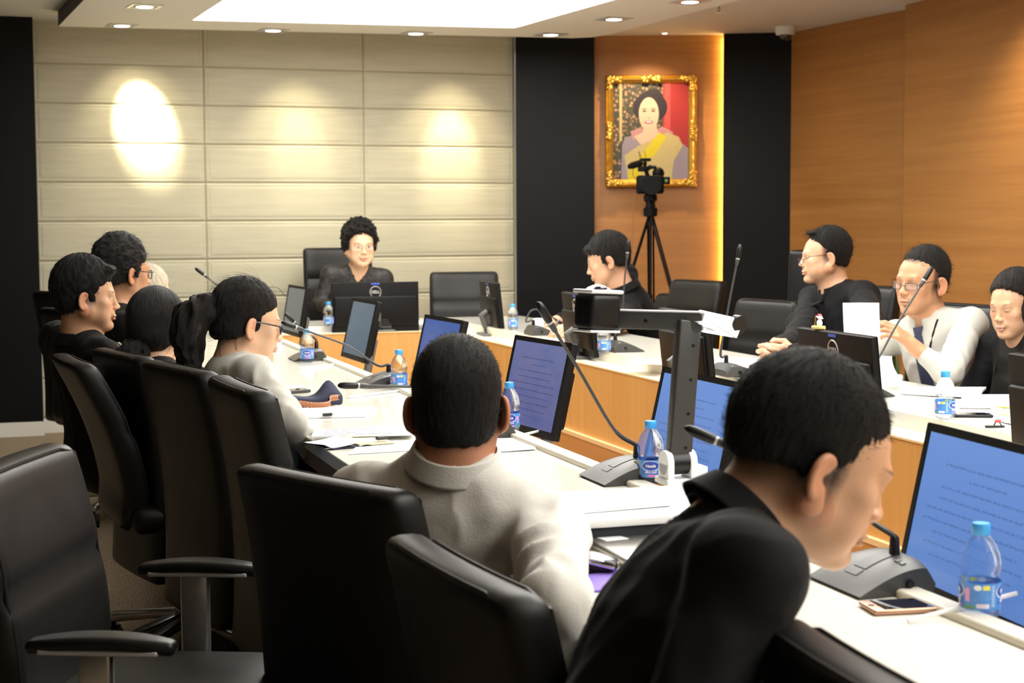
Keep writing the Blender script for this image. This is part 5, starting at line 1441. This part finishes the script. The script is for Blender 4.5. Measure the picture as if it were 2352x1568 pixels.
paper('document', [(2200, 938), (2352, 940), (2360, 915), (2215, 912)], T, 'stack of white pages on the right desk by the black-jacketed person', th=.010, curl=.006)
paper('document', [(2290, 968), (2360, 985), (2372, 950), (2275, 944)], T, 'fanned pages with yellow and red marks at the picture edge', th=.014, curl=.012, lines=3, lm='yellow_print')
paper('document', [(1272, 772), (1310, 778), (1315, 762), (1280, 760)], T, 'white and yellow printed card by the young man\'s hand', lines=3, lm='yellow_print')
paper('document', [(962, 746), (985, 747), (985, 739), (962, 739)], .7485, 'white pages with a purple edge beside the large black monitor', th=.006)
paper('mouse_pad', [(1345, 1362), (1480, 1350), (1450, 1305), (1318, 1330)], T, 'purple pad showing between the off-white and black shirts', 'purple_pad', th=.003, cat='mouse pad')
# paper held up by the white-shirted man
p = at_y(1982, 735, 4.84); t_ = empty('held_papers', (p.x, p.y, p.z-.065), R(-22), 'bundle of white papers held up by the man in the white shirt', 'paper')
b = MB()
for k in range(3): b.sheet(lambda u, v, k=k: ((u-.5)*.125-.006*v, .004*k+.012*math.sin(v*2.2)-.02*(u-.5)**2, v*.135-.01), 8, 8, 0)
q = b.build('sheet', 'paper', t_); sm = q.modifiers.new('solid', 'SOLIDIFY'); sm.thickness = .0012
p = at_y(2018, 850, 4.75); t_ = empty('held_papers', (p.x, p.y, p.z-.05), R(-40), 'curved white booklet propped behind the monitor with the toy', 'paper')
b = MB().sheet(lambda u, v: ((u-.5)*.09+.045*v*v, .03*v*v, .10*(1-v)), 8, 8, 0); q = b.build('sheet', 'paper', t_); sm = q.modifiers.new('solid', 'SOLIDIFY'); sm.thickness = .004
# straws in white wrappers lying by the bottles
for i, (a, c_, lb) in enumerate([((2085, 1425), (2335, 1362), 'white wrapped straw behind the nearest bottle'), ((1180, 1003), (1243, 988), 'white wrapped straw before the bottle near the ear'),
                   ((800, 912), (945, 893), 'white wrapped straw below the level microphone neck'), ((688, 846), (770, 836), 'white wrapped straw at the foot of the bottle by the small microphone'),
                   ((600, 792), (660, 786), 'white wrapped straw by the half hidden bottle')]):
    A_ = at_z(*a, T+.004); B_ = at_z(*c_, T+.004 if i else T+.03); o = A_.copy(); o.z = T
    t_ = empty('wrapped_straw', o, 0, lb, 'straw', 'wrapped straws on the desk')
    MB().tube([A_-o, (A_+B_)/2-o, B_-o], .0035, 8).build('wrapper', 'paper', t_)
def local_prop(name, px, z, rz, label, cat, group=None):
    p = at_z(*px, z); return empty(name, (p.x, p.y, z), rz, label, cat, group)
# phones
def phone(px, rz, label, L=.128, W=.064, th=.008, edge='copper_trim', z=T):
    t_ = local_prop('smartphone', px, z, rz, label, 'phone')
    MB().rbox((L, W, th), .0035, (3, 3, 1), M=Matrix.Translation((0, 0, th/2+.0003))).build('phone_body', edge, t_)
    MB().box((0, 0, th+.0004), (L*.74, W*.90, .0006)).build('phone_screen', 'lens_glass', t_, smooth=False)
    MB().cyl((-L*.44, 0, th), (-L*.44, 0, th+.0008), .005).build('home_button', 'dark_frame', t_)
    return t_
phone((2082, 1398), R(-8), 'black phone with copper edge lying before the nearest microphone base')
phone((2230, 956), R(-25), 'black phone lying behind the bottle of the white-shirted man', .12, .06, edge='black_plastic')
phone((668, 902), R(20), 'dark grey phone lying past the navy pouch', .125, .064, .011, 'grey_plastic')
phone((1745, 862), R(-25), 'black phone beside the yellow-trimmed pouch near the clasped hands', .12, .06, edge='black_plastic')
# navy pouch with a tan handle
t_ = local_prop('pencil_pouch', (712, 936), T, R(8), 'navy cloth pouch with a stitched tan leather handle', 'pouch')
def pf(p):
    u = (p.x+.10)/.2; peak = math.exp(-((u-.80)/.17)**2)*.045*(p.z > -.005)
    return (p.x, p.y*(1-.25*abs(u-.5)), p.z+.020+peak*(1-abs(p.y)/.05)+.004*math.sin(u*9))
MB().rbox((.20, .085, .034), .012, (16, 8, 3), fn=pf).build('pouch_body', 'navy_cloth', t_)
hp = smooth_path([(-.072, -.040, .021), (-.045, -.045, .020), (-.005, -.060, .014), (.030, -.064, .014), (.048, -.054, .018), (.052, -.044, .030), (.075, -.038, .032), (.090, -.034, .032)], 4)
b = MB(); n = len(hp); vs = []
for i, p in enumerate(hp):
    e = .0095*min(1, .35+6*min(i, n-1-i)/n); vs += [p+Vector((0, -.0, -e)), p+Vector((0, -.001, 0)), p+Vector((0, 0, e))]
b.add(vs, [(i*3+j, (i+1)*3+j, (i+1)*3+j+1, i*3+j+1) for i in range(n-1) for j in range(2)]); q = b.build('leather_handle', 'tan_leather', t_); sm = q.modifiers.new('solid', 'SOLIDIFY'); sm.thickness = .002; sm.offset = 0
b = MB()
for i in range(1, n-1, 1):
    for e in (-.0068, .0068): b.box(hp[i]+Vector((0, -.0022, e)), (.0035, .001, .0008))
b.build('stitching', 'stitch_thread', q, smooth=False)
MB().tube([(-.098, -.03, .016), (-.108, -.034, .01), (-.112, -.034, .004), (-.102, -.038, .004)], .002, 6).build('zip_pull', 'gold_frame', t_)
# pen on the sheets
def pen(px, rz, z, label, L=.14, m1='black_plastic', m2='clear_plastic', r=.0045):
    t_ = local_prop('pen', px, z, rz, label, 'pen')
    MB().tube([(-L/2, 0, r), (-L/2+.004, 0, r), (-.01, 0, r), (L*.2, 0, r)], [r*.7, r, r, r], 10).build('barrel', m2, t_)
    MB().tube([(L*.2, 0, r), (L*.4, 0, r)], r*1.15, 10).build('grip', m1, t_)
    MB().tube([(L*.4, 0, r), (L*.5, 0, r)], [r*.9, .0006], 8).build('tip', 'silver_plastic', t_)
    MB().rbox((L*.26, .003, .003), .001, (1, 1, 1), M=Matrix.Translation((-L*.34, 0, r*2+.001))).build('clip', m1, t_)
    return t_
pen((722, 957), R(12), T+.0075, 'black gripped pen lying on the sheets before the pouch')
pen((1675, 826), R(-28), T+.005, 'white pen lying on papers left of the clasped hands', .12, 'white_plastic', 'white_plastic')
pen((1378, 1222), R(8), T, 'dark thick pen lying before the document camera', .15, 'black_plastic', 'black_plastic', .008)
# open notebook
t_ = local_prop('notebook', (800, 1020), T, R(12), 'open notebook with a dark cover and cream pages lifting at the spine', 'notebook')
def nb(u, v, z0=0): 
    x = (u-.5)*.20; y = (v-.5)*.15; lift = .014*math.exp(-((u-.42)/.06)**2)*(1-v*.6)
    return (x, y, z0+.0022+lift)
MB().sheet(lambda u, v: (nb(u, v)[0], nb(u, v)[1], .003+.012*max(0, .12-u)/.12*(1-v)), 20, 6, .002).build('cover', 'navy_cloth', t_)
MB().sheet(lambda u, v: (.0+.098*u, (v-.5)*.14, .008+.004*math.sin(math.pi*min(1, u*2.5))), 12, 5, .006).build('page_block', 'paper_cream', t_)
MB().sheet(lambda u, v: (-.095+.09*u, (v-.5)*.14, .005+.010*u*u), 12, 5, .002).build('left_page', 'paper', t_)
t_ = local_prop('usb_drive', (878, 1010), T+.012, R(15), 'small black flash drive lying on the notebook pages', 'flash drive')
MB().rbox((.036, .014, .010), .003, (2, 2, 1), M=Matrix.Translation((0, 0, .0056))).build('drive_body', 'grey_plastic', t_)
# remote, laptop, mouse
t_ = local_prop('remote_control', (1395, 1216), T+.018, R(4), 'slim black remote with silver buttons at the document camera', 'remote control')
MB().rbox((.10, .026, .012), .005, (4, 2, 1), M=Matrix.Translation((0, 0, .006))).build('remote_body', 'black_plastic', t_)
b = MB()
for k in range(4): b.ball((.008+.011*k, 0, .0125), (.004, .004, .002), n=8, m=5)
b.build('button', 'silver_plastic', t_)
dup_z = None
p0_ = at_z(1335, 1230, T+.014); q0 = at_z(1460, 1300, T+.014); e = (q0-p0_); e.z = 0
t_ = empty('laptop', (p0_.x, p0_.y, T), math.atan2(e.y, e.x), 'closed silver laptop with a white sticker, half hidden by the black shirt', 'laptop')
MB().rbox((.30, .21, .016), .006, (4, 4, 1), M=Matrix.Translation((.15, .105, .0085))).build('laptop_shell', 'aluminium', t_)
MB().box((.045, .04, .0170), (.050, .045, .0006), rz=R(10)).build('sticker', 'paper', t_, smooth=False)
t_ = local_prop('computer_mouse', (1352, 1312), T, R(-25), 'silver and black wireless mouse beside the off-white sleeve', 'mouse')
MB().rbox((.10, .056, .026), .011, (8, 4, 2), fn=lambda p: (p.x, p.y, p.z*(1-.5*(p.x/.05)**2)+.0135)).build('mouse_body', 'black_plastic', t_)
MB().sheet(lambda u, v: ((u-.5)*.10, (v-.5)*.052*(1-.6*(2*u-1)**4), .033-.016*(2*u-1)**2-.006*(2*v-1)**2), 12, 8, .003).build('mouse_shell', 'silver_plastic', t_)
MB().tube([(-.045, -.028, .012), (0, -.0285, .022), (.045, -.028, .012)], .003, 6).build('chrome_rim', 'chrome', t_)
MB().ball((-.042, -.024, .010), (.006, .004, .004), n=8, m=5).build('red_light', 'red_print', t_)
# right desk small things
t_ = local_prop('pen_pouch', (1760, 853), T, R(-20), 'small black pouch with yellow trim before the man in the tie', 'pouch')
MB().rbox((.13, .06, .03), .012, (8, 4, 2), fn=lambda p: (p.x, p.y, p.z*(1-.3*abs(p.x)/.065)+.016)).build('pouch_body', 'black_plastic', t_)
MB().tube([(-.062, -.02, .012), (-.055, .0, .022), (-.05, .02, .014)], .003, 6).build('yellow_trim', 'yellow_print', t_)
t_ = local_prop('binder_clip', (2285, 982), T, R(-20), 'small black clip with a reddish knob lying on the right desk', 'clip')
MB().rbox((.055, .010, .006), .0028, (3, 1, 1), M=Matrix.Translation((0, 0, .0035))).build('clip_bar', 'black_plastic', t_)
MB().tube([(-.004, 0, .004), (.002, 0, .016), (.010, 0, .018), (.020, 0, .004)], .0018, 6).build('clip_arms', 'dark_frame', t_)
MB().ball((.008, 0, .019), (.010, .006, .005), n=10, m=6).build('clip_knob', 'red_print', t_)
t_ = local_prop('cup', (1237, 757), T, 0, 'white square-sided cup behind the bent microphone', 'cup')
MB().lathe([(.022, .001), (.030, .001), (.034, .062), (.032, .0625), (.028, .004)], 4).build('cup_body', 'white_plastic', t_, smooth=False)
t_ = local_prop('tape_box', (2050, 872), T, R(-25), 'small white and blue box under the reading man\'s papers', 'box')
MB().rbox((.07, .045, .018), .003, (1, 1, 1), M=Matrix.Translation((0, 0, .0092))).build('box_body', 'white_plastic', t_); MB().box((0, 0, .004), (.0712, .0462, .004)).build('blue_band', 'bottle_cap', t_, smooth=False)
# snowman toy on the monitor
p = at_z(1880, 756, .9862)
t_ = empty('snowman_toy', (p.x, p.y, .9862), R(-70), 'tiny white snowman toy with a red cap standing on a monitor', 'toy')
MB().rbox((.040, .026, .011), .003, (1, 1, 1), M=Matrix.Translation((0, 0, .0058))).build('toy_base', 'yellow_tin', t_)
MB().tube([(-.016, 0, .011), (-.014, 0, .030), (-.012, 0, .042)], .0016, 6).build('toy_pole', 'gold_frame', t_)
MB().ball((.004, 0, .020), (.010, .009, .012)).ball((.005, 0, .038), (.0085, .008, .0085)).tube([(0, 0, .034), (-.010, 0, .042)], .002, 6).tube([(.010, 0, .034), (.018, 0, .036)], .002, 6).build('snow_body', 'paper', t_)
MB().ball((.004, 0, .0455), (.0075, .0075, .004)).build('red_cap', 'red_print', t_)

# ---------------------------------------------------------------- gilt portrait, video camera
n2 = (A2-A1).normalized(); nb_ = Vector((n2.y, -n2.x)); wl = (A1+off)
def on_niche(px, py, dd):   # point on the niche wall moved dd towards the room
    base = wl+nb_*dd; d = _fw + _ri*((px-1176)/FPX) - _up*((py-784)/FPX)
    # solve (t*d.xy - base) . nb = 0
    t_ = (base.x*nb_.x+base.y*nb_.y)/(d.x*nb_.x+d.y*nb_.y); return Vector((0, 0, CAMH))+d*t_
pc = on_niche(1495, 302, .03); tl = on_niche(1391, 174, .03); br = on_niche(1600, 429, .03)
FW = ((br-tl).xy).length; FH = tl.z-br.z
t_ = empty('portrait', (pc.x, pc.y, (tl.z+br.z)/2), math.atan2(n2.y, n2.x), 'gilt framed portrait of a smiling person in a yellow sash, on the wood niche', 'framed picture')
# local: x along wall, -y toward the room
IW, IH = FW-.118, FH-.105
fr = MB(); prof = [(0, .0), (.0, -.022), (.006, -.036), (.014, -.030), (.022, -.046), (.032, -.044), (.040, -.030), (.048, -.026), (.053, -.018), (.056, -.012)]
def ringp(ins): return [(-FW/2+ins, -FH/2+ins), (FW/2-ins, -FH/2+ins), (FW/2-ins, FH/2-ins), (-FW/2+ins, FH/2-ins)]
vs = []
NS = 24
for ins, y in prof:
    c_ = ringp(ins*1.0)
    for e in range(4):
        a, b_ = c_[e], c_[(e+1) % 4]
        for k in range(NS):
            u = k/NS; sc_ = .006*math.sin(u*math.pi*6)**2 if ins in (.0, .006) else 0
            x, z = a[0]+(b_[0]-a[0])*u, a[1]+(b_[1]-a[1])*u; nx, nz = [(0, -1), (1, 0), (0, 1), (-1, 0)][e]
            vs.append((x-nx*sc_*-0, y-.003*math.sin(u*60)*(ins > .01), z-nz*sc_*-0))
M_ = 4*NS
fr.add(vs, [(i*M_+j, i*M_+(j+1) % M_, (i+1)*M_+(j+1) % M_, (i+1)*M_+j) for i in range(len(prof)-1) for j in range(M_)])
fr.build('frame', 'gold_leaf', t_)
rnd = random.Random(3)
def swirl(orn, cx, cz, s_):
    for k in range(9):
        a = rnd.random()*6.28; r_ = s_*rnd.random(); orn.ball((cx+r_*math.cos(a), -.040-.010*rnd.random(), cz+r_*math.sin(a)), (.009+.006*rnd.random(), .008, .008+.006*rnd.random()), n=8, m=5)
for sx in (-1, 1):
    for sz in (-1, 1):
        orn = MB()
        for q in (.0, .022, .044, .066): swirl(orn, sx*(FW/2-.028-q), sz*(FH/2-.028), .018); swirl(orn, sx*(FW/2-.028), sz*(FH/2-.028-q), .018)
        orn.build('gilt_ornament', 'gold_leaf', t_)
for f_ in (lambda o_, q: swirl(o_, q, FH/2-.026, .018), lambda o_, q: swirl(o_, q, -FH/2+.026, .016), lambda o_, q: swirl(o_, FW/2-.026, q, .018), lambda o_, q: swirl(o_, -FW/2+.026, q, .018)):
    orn = MB()
    for q in (-.05, -.025, 0, .025, .05): f_(orn, q)
    orn.build('gilt_ornament', 'gold_leaf', t_)
def flat(name, poly, m, y): return MB().add([(x*IW/2, y, z*IH/2) for x, z in poly], [list(range(len(poly)))]).build(name, m, pic if name != 'picture' else t_, smooth=False)
tt = NT('tapestry'); vo = tt.new('ShaderNodeTexVoronoi'); tt.link(tt.coord(), vo.inputs[0]); vo.inputs['Scale'].default_value = 38
tt.P(Base_Color=tt.ramp(vo.outputs['Distance'], [(.0, (.55, .45, .28)), (.2, (.40, .20, .12)), (.4, (.10, .09, .05)), (.6, (.04, .04, .03))]), Roughness=.6); MATS['tapestry'] = tt.m
plain('portrait_red', (0.316, 0.018, 0.018), .5); plain('portrait_red_light', (0.456, 0.061, 0.061), .5); plain('portrait_skin', (0.559, 0.425, 0.316), .5); plain('portrait_hair', (0.018, 0.012, 0.018), .4)
plain('portrait_yellow', (0.559, 0.474, 0.012), .5); plain('portrait_cream', (0.486, 0.401, 0.182), .5, noise_amt=.2); plain('portrait_lilac', (0.274, 0.231, 0.292), .5, noise_amt=.2); plain('portrait_lips', (0.456, 0.061, 0.153), .4); plain('portrait_dark', (0.061, 0.031, 0.031), .5); plain('portrait_pink', (0.486, 0.243, 0.255), .5, noise_amt=.3)
pic = None
pic = flat('picture', [(-1.02, -1.02), (1.02, -1.02), (1.02, 1.02), (-1.02, 1.02)], 'tapestry', -.010)
def arc(cx, cz, rx, rz_, a0=0, a1=360, n=28): return [(cx+rx*math.cos(R(a0+(a1-a0)*i/n)), cz+rz_*math.sin(R(a0+(a1-a0)*i/n))) for i in range(n)]
flat('curtain', [(.32, -1), (1, -1), (1, 1), (.32, 1)], 'portrait_red', -.0105); flat('curtain_fold', [(.36, -.5), (.52, -.5), (.52, 1), (.36, 1)], 'portrait_red_light', -.0108)
flat('pillar', [(-.85, -.2), (-.78, -.2), (-.78, 1), (-.85, 1)], 'portrait_cream', -.0108)
flat('dress', [(-.80, -1), (-.78, -.3), (-.70, -.12), (-.45, -.08), (.2, -.06), (.72, -.18), (1.0, -.35), (1.0, -1)], 'portrait_lilac', -.0111)
flat('garland', [(-.55, .0), (-.3, .08), (.0, -.02), (.3, .1), (.6, -.02), (.55, -.12), (-.2, -.2), (-.5, -.15)], 'portrait_pink', -.0113)
flat('neck', [(-.20, .16), (.14, .16), (.18, -.02), (.42, -.10), (.1, -.26), (-.3, -.26), (-.45, -.1), (-.22, -.02)], 'portrait_skin', -.0114)
flat('shawl', [(-.72, -.5), (-.35, -.30), (.45, -.02), (.75, -.12), (.85, -.3), (.62, -.6), (.55, -1), (-.62, -1)], 'portrait_cream', -.0117)
flat('sash', [(-.62, -.85), (-.2, -.42), (.22, -.02), (.42, -.12), (.1, -.5), (-.2, -.66), (-.3, -1), (-.62, -1)], 'portrait_yellow', -.0120)
flat('hair', arc(-.02, .50, .46, .32), 'portrait_hair', -.0116); flat('hair_top', arc(.05, .72, .26, .16), 'portrait_hair', -.0117)
flat('face', arc(-.06, .36, .27, .345), 'portrait_skin', -.0122); 
for q in (-1, 1):
    flat('eye', arc(-.06+q*.12, .42, .055, .018), 'portrait_dark', -.0124); flat('brow', arc(-.06+q*.12, .465, .065, .010), 'portrait_dark', -.0124)
flat('lips', arc(-.06, .19, .12, .036), 'portrait_lips', -.0124); flat('teeth', arc(-.06, .197, .085, .016), 'white_cotton', -.0126); flat('nose', arc(-.055, .28, .045, .012), 'portrait_pink', -.0124)
# video camera on a tripod in front of it
pt_ = on_niche(1493, 470, .62); gx, gy = pt_.x, pt_.y
t_ = empty('tripod', (gx, gy, 0), 0, 'black tripod with spread legs in front of the wood niche', 'tripod')
Dq = (pt_-Vector((0, 0, CAMH))).dot(_fw)
def tp(x, y): return at_d(x, y, Dq)-Vector((gx, gy, 0))
hub = tp(1494, 486)
MB().lathe([(.02, -.035), (.045, -.03), (.048, .02), (.035, .03), (.03, .06), (.045, .075), (.045, .105), (.03, .12), (.02, .12)], 20, M=Matrix.Translation(hub)).build('head', 'monitor_black', t_)
vl = Vector((-_ri.x, -_ri.y, 0)).normalized(); vf = Vector((_fw.x, _fw.y, 0)).normalized()
for dx, dy, lab in ((-.42, .12, 0), (.06, .48, 1), (.36, -.22, 2)):
    foot = Vector((0, 0, .015))-vl*dx+vf*dy; k = hub+(foot-hub)*.0
    tx = (foot-hub)
    side = tx.cross(Vector((0, 0, 1))).normalized()*.018
    lg = MB().tube([hub+side+tx*.01, hub+side*.9+tx*.62], .0075, 8).tube([hub-side+tx*.01, hub-side*.9+tx*.62], .0075, 8).tube([hub+tx*.4, hub+tx], .008, 8)
    lg.rbox((.05, .035, .05), .01, (1, 1, 1), M=Matrix.Translation(hub+tx*.62)); lg.ball(tuple(foot), (.02, .02, .014), n=8, m=5)
    lg.build('leg', 'monitor_black', t_)
    MB().tube([hub+Vector((0, 0, -.62)), hub+tx*.60], .005, 6).build('spreader', 'monitor_black', t_)
MB().tube([hub+Vector((0, 0, -.02)), hub+Vector((0, 0, -.64))], .010, 8).build('centre_column', 'monitor_black', t_)
MB().tube([hub+Vector((0, 0, .09)), hub+Vector((0, 0, .09))-vl*-.02+vf*-.05, hub-vl*-.0+Vector((0, 0, -.02))-vf*.10], .006, 6).build('pan_handle', 'monitor_black', t_)
cp = at_d(1500, 424, Dq)
t_ = empty('video_camera', (cp.x, cp.y, cp.z), math.atan2(_ri.y, _ri.x), 'black shoulder video camera with a furry microphone and flip screen, on the tripod', 'video camera')
s_ = Dq/FPX   # metres per pixel here; local x to the side, z up
def lp_(x, y, d=0): return Vector(((x-1500)*s_, d, (424-y)*s_))
MB().rbox((62*s_, .10, 42*s_), .016, (3, 3, 3), M=Matrix.Translation(lp_(1493, 424))).build('camera_body', 'monitor_black', t_)
MB().cyl(lp_(1493, 426, -.05), lp_(1493, 426, -.12), 20*s_, 22*s_, n=24).build('lens_hood', 'monitor_black', t_)
MB().ball(tuple(lp_(1512, 398)), (14*s_, .04, 14*s_)).build('eye_cup', 'monitor_black', t_)
fs_ = MB().rbox((30*s_, .012, 17*s_), .004, (1, 1, 1), M=Matrix.Translation(lp_(1523, 415, -.03))).build('flip_screen', 'monitor_black', t_)
MB().cyl(lp_(1529, 415, -.037), lp_(1529, 415, -.0365), 3.6*s_, n=16).build('green_mark', 'green_print', fs_); MB().box(lp_(1514, 415, -.037), (12*s_, .001, 3*s_)).build('small_label', 'silver_plastic', fs_, smooth=False)
MB().tube([lp_(1488, 405), lp_(1484, 392), lp_(1492, 384), lp_(1504, 384), lp_(1509, 396)], [.014, .016, .016, .014, .012], 8).build('top_handle', 'monitor_black', t_)
MB().tube([lp_(1441, 384, -.03), lp_(1450, 381, -.03), lp_(1472, 374, -.02), lp_(1476, 373, -.02)], [.012, 8*s_, 8*s_, .012], 12).build('furry_microphone', 'black_shirt', t_)
MB().rbox((22*s_, .05, 12*s_), .008, (1, 1, 1), M=Matrix.Translation(lp_(1476, 388, -.01))).build('mic_holder', 'monitor_black', t_)
MB().rbox((26*s_, .05, 7*s_), .006, (1, 1, 1), M=Matrix.Translation(lp_(1482, 367))).tube([lp_(1482, 371), lp_(1481, 385)], .012, 8).build('receiver', 'monitor_black', t_)
MB().tube([lp_(1468, 347), lp_(1470, 364)], .0018, 5).tube([lp_(1481, 347), lp_(1483, 364)], .0018, 5).tube([lp_(1466, 350), lp_(1474, 362)], .0018, 5).build('antenna', 'monitor_black', t_)
MB().tube([lp_(1454, 386, -.03), lp_(1452, 402, -.03), lp_(1460, 412), lp_(1470, 414)], .0018, 5).build('mic_cable', 'monitor_black', t_)
# the cable hanging from the camera, and a plant behind the tie man
cb = smooth_path([at_d(1460, 434, Dq), at_d(1455, 470, Dq), at_d(1453, 540, Dq), at_d(1450, 590, Dq), at_d(1456, 640, Dq)], 4)
cb.append(Vector((cb[-1].x, cb[-1].y, .01)))
o = Vector((cb[0].x, cb[0].y, 0)); t_ = tag(MB().tube([p-o for p in cb], .0022, 6).build('camera_cable', 'walnut_edge', None), 'thin dark cable hanging down beside the tripod', 'cable'); t_.location = o
pp = at_d(2062, 790, 7.6); t_ = empty('potted_plant', (pp.x, pp.y, 0), 0, 'spiky green potted plant half hidden behind the man in the white shirt', 'plant')
MB().lathe([(.10, .0), (.12, .0), (.15, .30), (.14, .31), (.13, .28)], 24).build('pot', 'black_plastic', t_)
b = MB(); rnd = random.Random(5)
for k in range(26):
    a = rnd.random()*6.28; r_ = .05+.16*rnd.random(); hh_ = .35+.42*(1-r_/.21)+.08*rnd.random(); d = Vector((math.cos(a), math.sin(a), 0)); sd_ = Vector((-math.sin(a), math.cos(a), 0))
    base = d*.03+Vector((0, 0, .28)); tip = d*r_+Vector((0, 0, .28+hh_)); md = base.lerp(tip, .45)+d*.02
    b.add([base-sd_*.012, base+sd_*.012, md+sd_*.016, tip, md-sd_*.016], [(0, 1, 2, 4), (4, 2, 3)])
q = b.build('leaves', 'leaf_green' if 'leaf_green' in MATS else plain('leaf_green', (.05, .14, .03), .5), t_)
p = at_d(1852, 640, 7.75); t_ = empty('loudspeaker', (p.x, p.y, 0), R(-35), 'tall black loudspeaker standing before the wood wall behind the man in the tie', 'loudspeaker')
MB().rbox((.20, .22, 1.10), .02, (3, 3, 3), M=Matrix.Translation((0, 0, .64)) , fn=lambda p: (p.x*(1-.25*(p.z+.5)), p.y, p.z)).rbox((.26, .26, .09), .01, (1, 1, 1), M=Matrix.Translation((0, 0, .046))).build('cabinet', 'black_plastic', t_)
MB().box((0, .111, .6), (.15, .004, .85)).build('grille', 'grey_plastic', t_, smooth=False)
